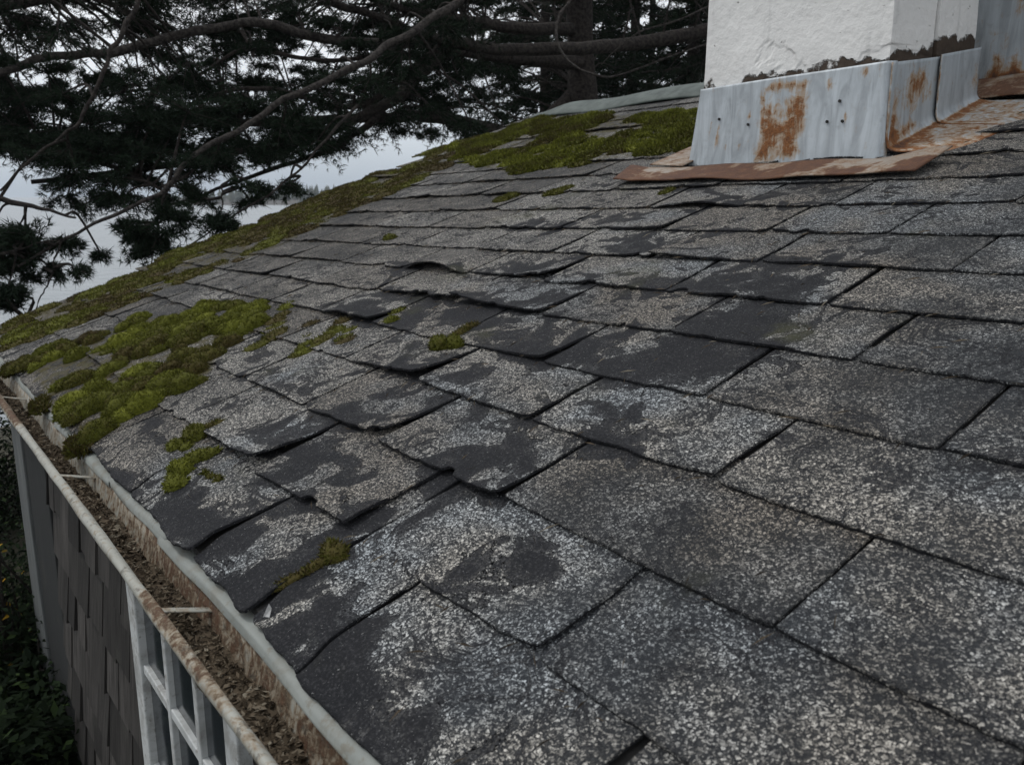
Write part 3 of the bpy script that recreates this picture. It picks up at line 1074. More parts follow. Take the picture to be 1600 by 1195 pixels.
# end cap
mk('gutter_end_cap', [(XG0 + 0.002, y, Z0 + z) for y, z in prof], [tuple(range(len(prof)))], M['gutter'], gutter, attrs={'rust': [0.4] * len(prof)})
for px, py, qx, qy in [(92, 742, 160, 735), (268, 947, 352, 928), (515, 1185, 588, 1168), (-5, 620, 30, 612)]:
    o_ = CAM - np.array([0, 0, Z0])
    d = ray(px, py)
    a = o_ + d * ((-0.05 - o_[2]) / d[2])
    x = a[0]
    mb = MB()
    mb.box((x - 0.012, GL - 0.004, Z0 - 0.050), (x + 0.012, GB + 0.006, Z0 - 0.046))
    o = mk('strap', mb.V, mb.F, M['gutter'], gutter, attrs={'rust': [0.33] * 8})
    for v in o.data.vertices:
        if v.co.y > -0.05:
            v.co.z -= 0.03
            v.co.x += 0.02
    bevel(o, 0.001, 1)

# ------------------------------------------------------------------ wall below the gutter
YW = 0.083


def wallx(px, py, y=YW):
    o_ = CAM - np.array([0, 0, Z0])
    d = ray(px, py)
    P = o_ + d * ((y - o_[1]) / d[1])
    return P[0], P[2]


mb = MB()
mb.box((0.35, YW + 0.012, 0.0), (UMAX - 0.1, YW + 0.2, Z0 - 0.10))
mb.box((0.35, YW + 0.2, 0.0), (0.5, 7.6, Z0 - 0.05))
mb.box((UMAX - 0.25, YW + 0.2, 0.0), (UMAX - 0.1, 7.6, Z0 - 0.05))
mb.box((0.5, 7.45, 0.0), (UMAX - 0.25, 7.6, Z0 + 0.0))
mb.add([(0.42, YW + 0.2, Z0 - 0.06), (0.42, 7.55, Z0 - 0.06), (0.42, 4.3, Z0 + 1.2)], [(0, 1, 2)])
wall = mb.build('wall', M['darkwood'], house)
bx0, _ = wallx(60, 900)
bx1, _ = wallx(72, 900)
bx2, _ = wallx(100, 900)
print('corner board', bx0, bx1, bx2)
mb = MB()
mb.box((bx0, YW - 0.045, 0.0), (bx1, YW + 0.008, Z0 - 0.1))
bevel(mb.build('corner_board', M['trim'], wall), 0.006)
mb = MB()
mb.box((bx1 + 0.004, YW - 0.03, 0.0), (bx2, YW + 0.008, Z0 - 0.1))
bevel(mb.build('corner_board', mat_wood('dark_corner_board', (0.035, 0.037, 0.037), (0.065, 0.068, 0.067)), wall), 0.006)
wx0, _ = wallx(222, 980)
wx1 = 4.35
# staggered cedar shingles
zc = Z0 - 0.12
r2 = np.random.default_rng(21)
row = 0
while zc > 0.05:
    hgt = 0.27
    x = bx2 + 0.004 - r2.uniform(0, 0.2)
    while x < wx0:
        w = r2.uniform(0.14, 0.26)
        x0, x1 = max(x, bx2 + 0.004), min(x + w - 0.006, wx0 - 0.004)
        if x1 - x0 > 0.02:
            dz = r2.uniform(-0.02, 0.02)
            t0 = r2.uniform(0.03, 0.05)
            zt, zb_ = min(zc + 0.12, Z0 - 0.102), max(zc - hgt + dz, 0.01)
            V = [(x0, YW - t0, zb_), (x1, YW - t0 + r2.uniform(-.006, .006), zb_ + r2.uniform(-.012, .012)), (x1, YW + 0.01, zb_), (x0, YW + 0.01, zb_),
                 (x0, YW - 0.003, zt), (x1, YW - 0.003, zt), (x1, YW + 0.01, zt), (x0, YW + 0.01, zt)]
            mk('wall_shingle', V, [(0, 3, 2, 1), (4, 5, 6, 7), (0, 1, 5, 4), (1, 2, 6, 5), (2, 3, 7, 6), (3, 0, 4, 7)], M['cedar'], wall)
        x += w
    zc -= hgt
    row += 1
# rough dark siding boards past the window
x = wx1 + 0.012
while x < UMAX - 0.3:
    w = r2.uniform(0.14, 0.2)
    mb = MB()
    mb.box((x, YW - 0.01 - r2.uniform(0, 0.012), 0.0), (x + w - 0.008, YW + 0.008, Z0 - 0.11))
    mb.build('siding_board', M['darkwood'], wall)
    x += w

# window: frame, muntins, panes
zwt, zwb = Z0 - 0.30, Z0 - 2.0
mb = MB()
mb.box((wx0, YW - 0.04, zwb), (wx0 + 0.10, YW + 0.006, zwt))
mb.box((wx1 - 0.10, YW - 0.05, zwb), (wx1, YW + 0.006, zwt))
mb.box((wx0 + 0.1, YW - 0.046, zwt - 0.09), (wx1 - 0.1, YW + 0.006, zwt))
mb.box((wx0 + 0.1, YW - 0.06, zwb), (wx1 - 0.1, YW + 0.006, zwb + 0.08))
win = bevel(mb.build('window', M['white'], house), 0.005)
xm = [wx0 + 0.1 + (wx1 - wx0 - 0.2) * q for q in (1 / 3, 2 / 3)]
zm = [Z0 - 0.76, Z0 - 1.15, Z0 - 1.55]
for x in xm:
    mb = MB()
    mb.box((x - 0.017, YW - 0.032, zwb + 0.08), (x + 0.017, YW + 0.004, zwt - 0.09))
    bevel(mb.build('muntin', M['white'], win), 0.004)
xe = [wx0 + 0.1] + xm + [wx1 - 0.1]
for z in zm:
    for a, b in zip(xe[:-1], xe[1:]):
        mb = MB()
        mb.box((a + (0.017 if a in xm else 0), YW - 0.030, z - 0.017), (b - (0.017 if b in xm else 0), YW + 0.003, z + 0.017))
        bevel(mb.build('muntin', M['white'], win), 0.004)
ze = [zwt - 0.09] + zm + [zwb + 0.08]
for a, b in zip(xe[:-1], xe[1:]):
    for zt, zb_ in zip(ze[:-1], ze[1:]):
        mk('pane', [(a, YW - 0.012, zb_), (b, YW - 0.012, zb_), (b, YW - 0.012, zt), (a, YW - 0.012, zt)], [(0, 1, 2, 3)], M['glass'], win)

# ------------------------------------------------------------------ gutter litter
X = np.linspace(XG0 + 0.01, XG1 - 0.01, 420)
Yg = np.linspace(GL + 0.018, GB - 0.012, 12)
gx, gy = np.meshgrid(X, Yg, indexing='ij')
gz = Z0 - 0.145 + 0.05 * fbm(np.stack([gx * 5, gy * 14, gx * 0], -1), 101, 5) + 0.025 * (fbm(np.stack([gx * 22, gy * 30, gx * 0], -1), 103, 3) - .5)
Vg = np.stack([gx, gy, gz], -1).reshape(-1, 3)
Fg = gridfaces(420, 12)
# quads -> triangles, then loose flakes on top
Ft = np.vstack([Fg[:, [0, 1, 2]], Fg[:, [0, 2, 3]]])
nfl = 16000
c = np.stack([rng.uniform(XG0, 5.6, nfl), rng.uniform(GL + 0.022, GB - 0.016, nfl), np.zeros(nfl)], 1)
ii = np.clip(((c[:, 0] - X[0]) / (X[1] - X[0])).astype(int), 0, 419)
jj = np.clip(((c[:, 1] - Yg[0]) / (Yg[1] - Yg[0])).astype(int), 0, 11)
c[:, 2] = gz[ii, jj] + rng.uniform(0.0, 0.008, nfl)
d1 = rng.normal(0, 1, (nfl, 3)) * np.array([1, 1, 0.35])
d1 /= np.linalg.norm(d1, axis=1)[:, None]
d2 = np.cross(d1, rng.normal(0, 0.3, (nfl, 3)) + np.array([0, 0, 1]))
d2 /= np.linalg.norm(d2, axis=1)[:, None]
Ls = (0.003 + 0.013 * rng.random(nfl) ** 2.5)[:, None]
Ws = Ls * rng.uniform(0.15, 0.5, nfl)[:, None]
Vf = np.stack([c - d1 * Ls, c + d2 * Ws, c + d1 * Ls, c - d2 * Ws], 1).reshape(-1, 3)
k4 = np.arange(nfl)[:, None] * 4
Ff = np.vstack([k4 + np.array([[0, 1, 2]]), k4 + np.array([[0, 2, 3]])])
soil_t = 0.25 * rng.random(len(Vg)) + 0.5 * fbm(Vg * np.array([6, 20, 6]), 111, 4)
o = mk('leaf_litter', np.vstack([Vg, Vf]), np.vstack([Ft, Ff + len(Vg)]), M['litter'], attrs={'tint': np.concatenate([soil_t, np.repeat(rng.random(nfl) ** 1.4, 4)])})
tag(o, 'brown rotting leaf litter and silt filling the gutter', 'leaf litter', kind='stuff')


# ------------------------------------------------------------------ moss
def moss_mesh(domes, blades, seed, bl=0.013, bw=0.0026):
    """domes: rows of (u, v, ru, rv, height, tint); returns one fuzzy mesh"""
    r = np.random.default_rng(seed)
    Vs, Fs, T = [], [], []
    base = 0
    for (u, v, ru, rv, hh, ti) in domes:
        na, nr = 14, 5
        ang = np.linspace(0, 2 * math.pi, na, endpoint=False)
        lob = 1 + 0.35 * (fbm(np.stack([np.cos(ang) * 1.2 + u * 9, np.sin(ang) * 1.2 + v * 9, ang * 0], -1), seed, 2) - 0.5)
        V = []
        for k in range(nr):
            f = k / (nr - 1)
            rr = math.cos(f * math.pi / 2 * 0.93)
            for a, l in zip(ang, lob):
                uu, vv = u + ru * rr * l * math.cos(a), v + rv * rr * l * math.sin(a)
                w = hh * math.sin(f * math.pi / 2) * (0.85 + 0.4 * r.random() * 0.6)
                V.append((uu, vv, 0.004 + w))
        V = np.array(V)
        P = roofpt(V[:, 0], V[:, 1], V[:, 2])
        Fc = []
        for k in range(nr - 1):
            for i in range(na):
                Fc.append((k * na + i, k * na + (i + 1) % na, (k + 1) * na + (i + 1) % na))
                Fc.append((k * na + i, (k + 1) * na + (i + 1) % na, (k + 1) * na + i))
        for i in range(1, na - 1):
            Fc.append(((nr - 1) * na, (nr - 1) * na + i, (nr - 1) * na + i + 1))
        Vs.append(P)
        Fs.append(np.array(Fc) + base)
        base += len(P)
        T.append(np.clip(ti + r.normal(0, 0.05, len(P)) - 0.1, 0, 1))
        # blades
        nb = int(blades * max(ru * rv / 0.0025, 0.15))
        a = r.uniform(0, 2 * math.pi, nb)
        f = np.arcsin(r.random(nb)) / (math.pi / 2)
        rr = np.cos(f * math.pi / 2)
        l = np.interp(a, np.append(ang, 2 * math.pi), np.append(lob, lob[0]))
        pu, pv, pw = u + ru * rr * l * np.cos(a), v + rv * rr * l * np.sin(a), 0.004 + hh * np.sin(f * math.pi / 2)
        nl = np.stack([rr * np.cos(a) / ru, rr * np.sin(a) / rv, np.sin(f * math.pi / 2) / hh], 1)
        nl /= np.linalg.norm(nl, axis=1)[:, None]
        nl = nl + r.normal(0, 0.45, nl.shape)
        nl /= np.linalg.norm(nl, axis=1)[:, None]
        nw = nl[:, :1] * np.array([1, 0, 0]) + nl[:, 1:2] * UPS + nl[:, 2:] * NRM
        Pb = roofpt(pu, pv, pw - 0.002)
        sd_ = np.cross(nw, r.normal(0, 1, nw.shape))
        sd_ /= np.linalg.norm(sd_, axis=1)[:, None]
        L = (r.uniform(0.5, 1.3, nb) * bl)[:, None]
        V3 = np.stack([Pb - sd_ * bw, Pb + sd_ * bw, Pb + nw * L], 1).reshape(-1, 3)
        Vs.append(V3)
        Fs.append(np.arange(nb * 3).reshape(-1, 3) + base)
        base += nb * 3
        tt = np.clip(ti + r.normal(0, 0.16, nb), 0, 1)
        T.append(np.repeat(tt, 3))
    return np.vstack(Vs), np.vstack(Fs), np.concatenate(T)


def sample(poly, n, r):
    lo, hi = poly.min(0), poly.max(0)
    out = []
    while len(out) < n:
        P = lo + (hi - lo) * r.random((n * 3, 2))
        out += list(P[inside(poly, P)])
    return np.array(out[:n])


def moss_stuff(name, poly, n, ru, rv, hh, tint, blades, seed, label, gate=0.5, fs=3.0, bl=0.013, bw=0.0026):
    r = np.random.default_rng(seed)
    P = sample(poly, n * 4, r)
    g = fbm(np.stack([P[:, 0] * fs, P[:, 1] * fs * 0.6, P[:, 0] * 0], -1), seed, 3)
    P = P[g > np.quantile(g, gate)][:n]
    D = []
    for u, v in P:
        s_ = r.uniform(0.55, 1.35)
        ti = tint + 1.1 * (fbm([[u * 6, v * 6, 3.1]], seed + 1, 2)[0] - 0.5) + r.normal(0, 0.1)
        D.append((u, v, ru * s_, rv * s_ * r.uniform(0.8, 1.4), hh * s_ * r.uniform(0.7, 1.2), np.clip(ti, 0, 1)))
    V, Fc, T = moss_mesh(D, blades, seed, bl, bw)
    o = mk(name, V, Fc, M['moss'], attrs={'tint': T})
    return tag(o, label, 'moss', kind='stuff')


moss_stuff('moss_bed', MOSS_BED, 185, 0.034, 0.053, 0.043, 0.6, 720, 301, 'thick cushioned bed of green moss on the roof corner by the gutter', 0.36, 6.0, 0.012, 0.002)
moss_stuff('ridge_moss', MOSS_RIDGE, 430, 0.07, 0.06, 0.02, 0.62, 150, 302, 'broad green moss carpet below the ridge left of the chimney', 0.25, 3.2, 0.02, 0.006)
moss_stuff('rake_moss', MOSS_RAKE, 820, 0.055, 0.055, 0.019, 0.36, 130, 303, 'thin brownish moss strip along the sloping gable edge of the roof', 0.22, 4.0, 0.014, 0.004)
# joint moss: strands that follow the joints near the moss beds
JM = poly_uv([(430, 480), (520, 470), (560, 540), (480, 560), (400, 545)])
moss_stuff('thin_moss', JM, 26, 0.035, 0.04, 0.014, 0.36, 200, 304, 'sparse brown and green moss film beside the thick moss bed', 0.5, 6.0)

for nm, lab, L_ in [
    ('moss_tuft', 'dark green moss tuft under a lifted shingle in the middle of the roof', [(690, 545, .045, .035, .045, .55), (712, 543, .035, .03, .04, .6), (720, 525, .02, .05, .02, .35), (735, 515, .018, .04, .018, .3)]),
    ('moss_tuft', 'small bright moss tuft left of the pale curved granule patch', [(612, 505, .03, .03, .022, .7), (622, 490, .02, .035, .014, .6)]),
    ('moss_cushion', 'rounded bright green moss cushion, upper of two near the gutter', [(285, 741, .045, .04, .042, .8)]),
    ('moss_cushion', 'rounded bright green moss cushion, lower of two near the gutter', [(278, 761, .042, .032, .036, .75)]),
    ('moss_cushion', 'long flat moss cushion just above the pair near the gutter', [(308, 721, .03, .05, .028, .68), (328, 714, .022, .04, .02, .66)]),
    ('moss_cushion', 'brown-backed moss cushion at the upper corner of the dark lifted tab', [(308, 684, .045, .045, .04, .55), (335, 672, .025, .05, .025, .35)]),
    ('moss_cushion', 'small low moss pad between the moss bed and the brown-backed cushion', [(275, 700, .035, .03, .022, .68), (292, 702, .02, .02, .016, .66)]),
    ('moss_tuft', 'tiny dark moss dots beside the pair of bright cushions', [(330, 748, .016, .012, .012, .45), (342, 752, .018, .012, .012, .45), (322, 742, .012, .01, .01, .5)]),
    ('moss_tuft', 'olive moss strand in the open joint near the torn eave edge', [(525, 868, .04, .03, .03, .38), (500, 885, .014, .05, .014, .32), (470, 903, .012, .05, .012, .3), (445, 915, .012, .03, .012, .3)]),
    ('moss_tuft', 'small lone moss tuft on a grey tab below the ridge moss', [(610, 375, .05, .035, .025, .55)]),
    ('moss_tuft', 'flat moss patch on a shingle butt left of the apron flashing', [(785, 315, .06, .05, .02, .5), (800, 309, .05, .05, .02, .5)]),
    ('moss_tuft', 'short moss strand by the left tip of the apron flashing', [(880, 300, .05, .07, .018, .5), (862, 304, .04, .05, .016, .5)]),
    ('moss_tuft', 'faint moss streak on the butt under the apron flashing', [(1042, 302, .03, .05, .012, .5)]),
]:
    D = [(*uv(x, y), a, b, c_, t_) for x, y, a, b, c_, t_ in L_]
    V, Fc, T = moss_mesh(D, 520, int(D[0][0] * 1000))
    tag(mk(nm, V, Fc, M['moss'], attrs={'tint': T}), lab, 'moss', 'isolated moss growths on the shingles')

# fallen needles and twig bits caught on the shingles
nn_ = 1500
r3 = np.random.default_rng(77)
un = 0.2 + 5.4 * r3.random(nn_)
kn = r3.integers(0, 17, nn_)
vn = EX * kn + np.where(r3.random(nn_) < 0.6, r3.normal(-0.02, 0.012, nn_), r3.uniform(0, EX, nn_))
ok = vn > 0.03
un, vn = un[ok], vn[ok]
an_ = r3.uniform(0, math.pi, len(un))
Ln = r3.uniform(0.008, 0.026, len(un))
du, dv = np.cos(an_) * Ln, np.sin(an_) * Ln
va = warp(un, vn)
wn_ = np.full(len(un), 0.0135)
A = roofpt(un - du, va - dv, wn_)
B = roofpt(un + du, va + dv, wn_ + 0.002)
Cc = roofpt(un - dv * 0.07, va + du * 0.07, wn_ + 0.004)
Vn3 = np.stack([A, B, Cc], 1).reshape(-1, 3)
o = mk('needle_litter', Vn3, np.arange(len(Vn3)).reshape(-1, 3), M['litter'], attrs={'tint': np.repeat(r3.random(len(un)), 3)})
tag(o, 'fallen conifer needles and twig bits scattered on the shingles', 'needle litter', kind='stuff')

# moss hanging from the drip edge
for (x, y), lab in [((8, 578), 'dark moss clump hanging at the far end of the gutter'), ((72, 628), 'dark moss tuft hanging over the drip edge, middle of three'), ((128, 690), 'dark moss tuft hanging over the drip edge, nearest of three')]:
    u_, v_ = uv(x, y)
    D = [(u_ + rng.uniform(-.05, .05), -0.015 + rng.uniform(-.02, .015), .05, .025, .02, .3) for _ in range(5)]
    V, Fc, T = moss_mesh(D, 500, 900 + x, 0.02, 0.003)
    V[:, 2] -= 0.035 * rng.random(len(V))
    tag(mk('moss_clump', V, Fc, M['moss'], attrs={'tint': T}), lab, 'moss', 'moss on the drip edge')


# ------------------------------------------------------------------ conifers
def tufts(C, Dr, size, nn, width, r, spread=0.8):
    """needle tufts: nn thin triangles each"""
    n = len(C)
    Cn = np.repeat(C, nn, 0)
    Dn = np.repeat(Dr, nn, 0) + r.normal(0, spread, (n * nn, 3))
    Dn /= np.linalg.norm(Dn, axis=1)[:, None]
    L = np.repeat(size, nn)[:, None] * r.uniform(0.6, 1.25, (n * nn, 1))
    sd_ = np.cross(Dn, r.normal(0, 1, Dn.shape))
    sd_ /= np.linalg.norm(sd_, axis=1)[:, None] + 1e-9
    w = width * L
    st_ = Cn + Dn * L * 0.05
    V = np.stack([st_ - sd_ * w * 0.5, st_ + sd_ * w * 0.5, st_ + Dn * L + sd_ * w * 0.25], 1).reshape(-1, 3)
    Fc = np.arange(n * nn * 3).reshape(-1, 3)
    T = np.repeat(np.repeat(r.random(n), nn), 3)
    return V, Fc, T


def pad(center, root, R, r, nb, tpb, size, nn, flat=0.28):
    """a flat conifer spray: branchlets fanning from root through centre"""
    Cs, Ds, tw = [], [], []
    ax = center - root
    ax = ax / (np.linalg.norm(ax) + 1e-6)
    for _ in range(nb):
        o = r.normal(0, 1, 3) * np.array([1, 1, flat])
        o /= np.linalg.norm(o)
        d = ax * 0.6 + o
        d[2] -= 0.12
        d /= np.linalg.norm(d)
        L = R * r.uniform(0.55, 1.15)
        t = np.linspace(0.12, 1, tpb)
        bend = np.array([0, 0, -1]) * 0.16 * L
        pts = center + d * L * t[:, None] + bend * (t ** 2)[:, None]
        Cs.append(pts + r.normal(0, 0.02, pts.shape))
        Ds.append(np.repeat(d[None], tpb, 0))
        tw.append((center, center + d * L * 0.5 + bend * 0.25, center + d * L + bend))
    return np.vstack(Cs), np.vstack(Ds), tw


def build_limb(pts, r0, r1, mat, parent, name='limb', n=None, nside=8, wob=0.02, seed=0):
    n = n or max(len(pts) * 6, 12)
    P = spline(pts, n)
    P = P + (fbm(np.stack([np.arange(n) * 0.35, np.zeros(n), np.zeros(n)], -1)[:, None] + np.arange(3)[None, :, None] * 7.7, seed, 3) - 0.5) * wob
    R = np.linspace(r0, r1, n) * (0.88 + 0.24 * fbm(np.stack([np.arange(n) * 0.6, np.zeros(n), np.zeros(n)], -1), seed + 5, 2))
    V, Fc = tube(P, R, nside)
    o = mk(name, V, Fc, mat, None, smooth=True)
    keep(o, parent)
    return P


def limb_px(L):
    return [at(x, y, D) for x, y, D in L]


def conifer_near(base_px, label, limbs, regions, seed, trunk_r, trunk_top, twig_mat, grp=None):
    r = np.random.default_rng(seed)
    bx, bD = base_px
    b = at(bx, 300, bD)
    root = empty('conifer', (b[0], b[1], -0.2))
    tag(root, label, 'tree', grp)
    tr = [np.array([b[0] + 0.12 * math.sin(z * 0.5), b[1] + 0.1 * math.cos(z * 0.4), z]) for z in np.linspace(-0.4, trunk_top, 9)]
    build_limb(tr, trunk_r, trunk_r * 0.35, M['bark'], root, 'trunk', 40, 12, 0.05, seed)
    SP = [np.array(tr)]
    for (pts, r0, r1, mt) in limbs:
        P = build_limb(limb_px(pts), r0 * 0.85, r1 * 0.8, M[mt], root, 'limb', None, 9, 0.07, seed + len(SP))
        SP.append(P)
    S = np.vstack(SP)
    Cs, Ds, Tv, Tf, tb = [], [], [], [], 0
    for (x0, x1, y0, y1, D0, D1, n, R, nb) in regions:
        for _ in range(n):
            x, y, D = r.uniform(x0, x1), r.uniform(y0, y1), r.uniform(D0, D1)
            c = at(x, y, D)
            dist = np.linalg.norm(S - c, axis=1)
            k = dist.argmin()
            rt = S[k] if dist[k] < 3.5 else c + np.array([r.normal(), r.normal(), 0.2])
            C, Dd, tw = pad(c, rt, R * r.uniform(0.7, 1.25), r, nb, 12, 0.1, 8, 0.17)
            Cs.append(C)
            Ds.append(Dd)
            if dist[k] < 3.5:
                mid = (rt + c) / 2 + np.array([0, 0, 0.12 * dist[k]]) + r.normal(0, 0.05, 3)
                V, Fc = tube(spline([rt, mid, c], 7), np.linspace(0.016, 0.008, 7), 4)
                Tv.append(V)
                Tf.append(Fc + tb)
                tb += len(V)
            for q in tw:
                V, Fc = tube(np.array(q), np.array([0.006, 0.004, 0.002]), 3)
                Tv.append(V)
                Tf.append(Fc + tb)
                tb += len(V)
    C, Dd = np.vstack(Cs), np.vstack(Ds)
    V, Fc, T = tufts(C, Dd, r.uniform(0.04, 0.085, len(C)), 8, 0.13, r)
    o = mk('crown', V, Fc, M['needle'], None, attrs={'tint': T})
    keep(o, root)
    o = mk('twigs', np.vstack(Tv), np.vstack(Tf), M[twig_mat], None)
    keep(o, root)
    return root


big_limbs = [
    ([(1240, 20, 14), (1110, 48, 12.8), (1000, 66, 12.3), (900, 76, 11.5), (800, 76, 11), (745, 73, 10.6), (697, 60, 10.3), (650, 52, 10.1), (600, 30, 9.8), (520, 5, 9.4)], 0.13, 0.05, 'bark'),
    ([(740, 72, 10.7), (660, 66, 10.3), (560, 66, 9.9), (475, 53, 9.5), (404, 36, 9.2), (350, 41, 9), (246, 63, 8.7), (176, 82, 8.5), (130, 84, 8.3), (63, 95, 8.2), (0, 118, 8), (-60, 140, 7.9)], 0.07, 0.04, 'barklight'),
    ([(750, -40, 9.6), (715, 2, 9.3), (660, 40, 9.0), (600, 76, 8.8), (560, 102, 8.6), (457, 151, 8.3), (387, 197, 8.1), (316, 235, 7.9), (288, 260, 7.8), (253, 299, 7.7), (193, 330, 7.6), (116, 369, 7.5), (28, 415, 7.4)], 0.055, 0.012, 'barklight'),
    ([(905, 100, 13), (800, 90, 12), (720, 80, 11.2), (690, 88, 11), (655, 116, 10.7), (623, 150, 10.4), (570, 178, 10.1), (500, 211, 9.7), (400, 232, 9.4), (300, 252, 9.1), (170, 272, 8.8), (50, 285, 8.5)], 0.12, 0.03, 'bark'),
    ([(905, 140, 13.4), (830, 205, 12.6), (771, 203, 12), (711, 187, 11.6), (658, 183, 11.2), (588, 183, 10.9), (450, 190, 10.4), (300, 190, 10), (180, 185, 9.7)], 0.13, 0.04, 'bark'),
    ([(559, 165, 8.6), (503, 228, 8.3), (439, 292, 8.1), (351, 344, 7.9), (299, 383, 7.8)], 0.018, 0.008, 'bark'),
    ([(905, 45, 13), (820, 45, 12.2), (740, 33, 11.6), (650, 20, 11), (560, -10, 10.5)], 0.11, 0.05, 'bark'),
    ([(640, 70, 10.2), (560, 92, 9.9), (470, 92, 9.6), (380, 78, 9.4), (280, 130, 9.2), (160, 150, 9)], 0.035, 0.015, 'bark'),
    ([(700, 60, 10.4), (600, 145, 10), (540, 168, 9.8), (430, 140, 9.6), (330, 150, 9.3), (230, 205, 9)], 0.05, 0.018, 'bark'),
    ([(588, 185, 10.8), (520, 232, 10.3), (430, 262, 10), (330, 300, 9.6), (240, 330, 9.3)], 0.05, 0.012, 'bark'),
]
big_regions = [
    # x0, x1, y0, y1, D0, D1, count, radius, branchlets
    (330, 760, -60, 10, 9, 12.5, 34, 0.6, 20),
    (330, 700, 20, 100, 9.2, 12.5, 15, 0.42, 15),
    (330, 620, 110, 190, 8.8, 12, 20, 0.42, 16),
    (560, 800, 100, 170, 10.5, 13.5, 8, 0.4, 14),
    (330, 560, 190, 232, 8.8, 11, 17, 0.34, 15),
    (560, 700, 190, 205, 10.5, 12.5, 5, 0.32, 12),
    (250, 430, 225, 262, 8.4, 10, 9, 0.28, 14),
    (760, 1120, -60, 20, 11.5, 15, 24, 0.6, 18),
    (430, 470, 280, 295, 8.2, 9, 2, 0.2, 10),
    (330, 800, 0, 215, 9.5, 13.5, 48, 0.3, 13),
    (780, 1120, 10, 150, 13.8, 18, 44, 0.5, 16),
    (330, 760, -40, 60, 9.5, 13, 24, 0.38, 15),
    (300, 800, 20, 225, 9.3, 14, 66, 0.25, 12),
    (560, 800, 10, 120, 11, 14.5, 26, 0.3, 13),
    (700, 1110, 90, 165, 14, 18, 26, 0.4, 14),
]
conifer_near((905, 13.6), 'large dark conifer with heavy limbs spreading left over the roof edge', big_limbs, big_regions, 501, 0.30, 12, 'bark')

left_limbs = [
    ([(-330, 60, 10.5), (-150, 30, 9.5), (0, 10, 9), (120, -10, 8.8)], 0.09, 0.04, 'bark'),
    ([(225, -30, 8), (211, 14, 7.9), (190, 53, 7.8), (169, 91, 7.7), (134, 172, 7.6), (105, 211, 7.5), (53, 246, 7.4), (0, 300, 7.3)], 0.03, 0.012, 'bark'),
    ([(-330, 240, 10.5), (-100, 230, 9.2), (60, 235, 8.7), (180, 262, 8.4), (260, 300, 8.2)], 0.07, 0.015, 'bark'),
    ([(-330, 330, 10), (-60, 310, 8), (40, 320, 7.6), (120, 340, 7.5)], 0.05, 0.012, 'bark'),
    ([(263, 290, 8), (250, 340, 7.9), (240, 400, 7.8), (232, 420, 7.8)], 0.012, 0.006, 'bark'),
    ([(348, 290, 8), (345, 330, 7.9), (333, 375, 7.8)], 0.010, 0.005, 'bark'),
    ([(-60, 410, 7.6), (10, 395, 7.4), (70, 378, 7.4), (110, 370, 7.4)], 0.012, 0.005, 'bark'),
    ([(95, 375, 7.4), (80, 430, 7.4), (60, 470, 7.4), (40, 500, 7.5)], 0.010, 0.005, 'bark'),
]
left_regions = [
    (-80, 330, -60, 110, 8.2, 11.5, 46, 0.55, 20),
    (-80, 330, 110, 215, 8.0, 11, 38, 0.45, 18),
    (-80, 160, 205, 250, 7.8, 9.5, 20, 0.34, 16),
    (100, 330, 215, 270, 7.9, 9.5, 20, 0.34, 16),
    (100, 290, 270, 310, 7.7, 8.6, 9, 0.24, 14),
    (200, 285, 330, 365, 7.7, 8.2, 6, 0.2, 12),
    (225, 260, 375, 395, 7.7, 8.0, 3, 0.16, 10),
    (-40, 40, 345, 368, 7.4, 8.0, 5, 0.2, 12),
    (-30, 50, 385, 415, 7.4, 8.0, 6, 0.18, 12),
    (30, 120, 366, 385, 7.3, 7.6, 5, 0.17, 11),
    (-30, 40, 440, 478, 7.4, 7.9, 7, 0.18, 12),
    (325, 355, 330, 355, 7.8, 8.0, 4, 0.15, 10),
    (-40, 330, 100, 240, 8.0, 10.5, 30, 0.26, 13),
    (150, 300, 320, 400, 7.6, 8.2, 5, 0.11, 9),
    (-20, 130, 350, 470, 7.3, 7.8, 6, 0.1, 8),
    (255, 420, 290, 315, 7.9, 8.6, 6, 0.16, 10),
    (-900, -80, -300, 250, 7.0, 11, 120, 0.8, 16),  # unseen crown beyond the left frame edge, added to shade the shrubs
]
conifer_near((-420, 11), 'dense dark conifer drooping over the lake at the left edge', left_limbs, left_regions, 502, 0.35, 11, 'bark')

# bare curved twigs in front of the ridge trees
tw = empty('bare_branch', at(1100, -60, 10.5))
tag(tw, 'bare grey hooked twig hanging in front of the ridge trees beside the chimney', 'branch')
build_limb(limb_px([(905, -40, 10.6), (890, 2, 10.5), (873, 28, 10.4), (871, 63, 10.3), (887, 95, 10.2), (915, 112, 10.1), (953, 121, 10), (992, 109, 9.9), (1060, 84, 9.8), (1130, 60, 9.8)]), 0.022, 0.008, M['barklight'], tw, 'stem', 60, 7, 0.02, 3)
build_limb(limb_px([(1120, 5, 10), (1060, 32, 10), (1003, 49, 10.1), (967, 74, 10.2), (939, 102, 10.2)]), 0.014, 0.004, M['barklight'], tw, 'twig', 30, 6, 0.02, 4)


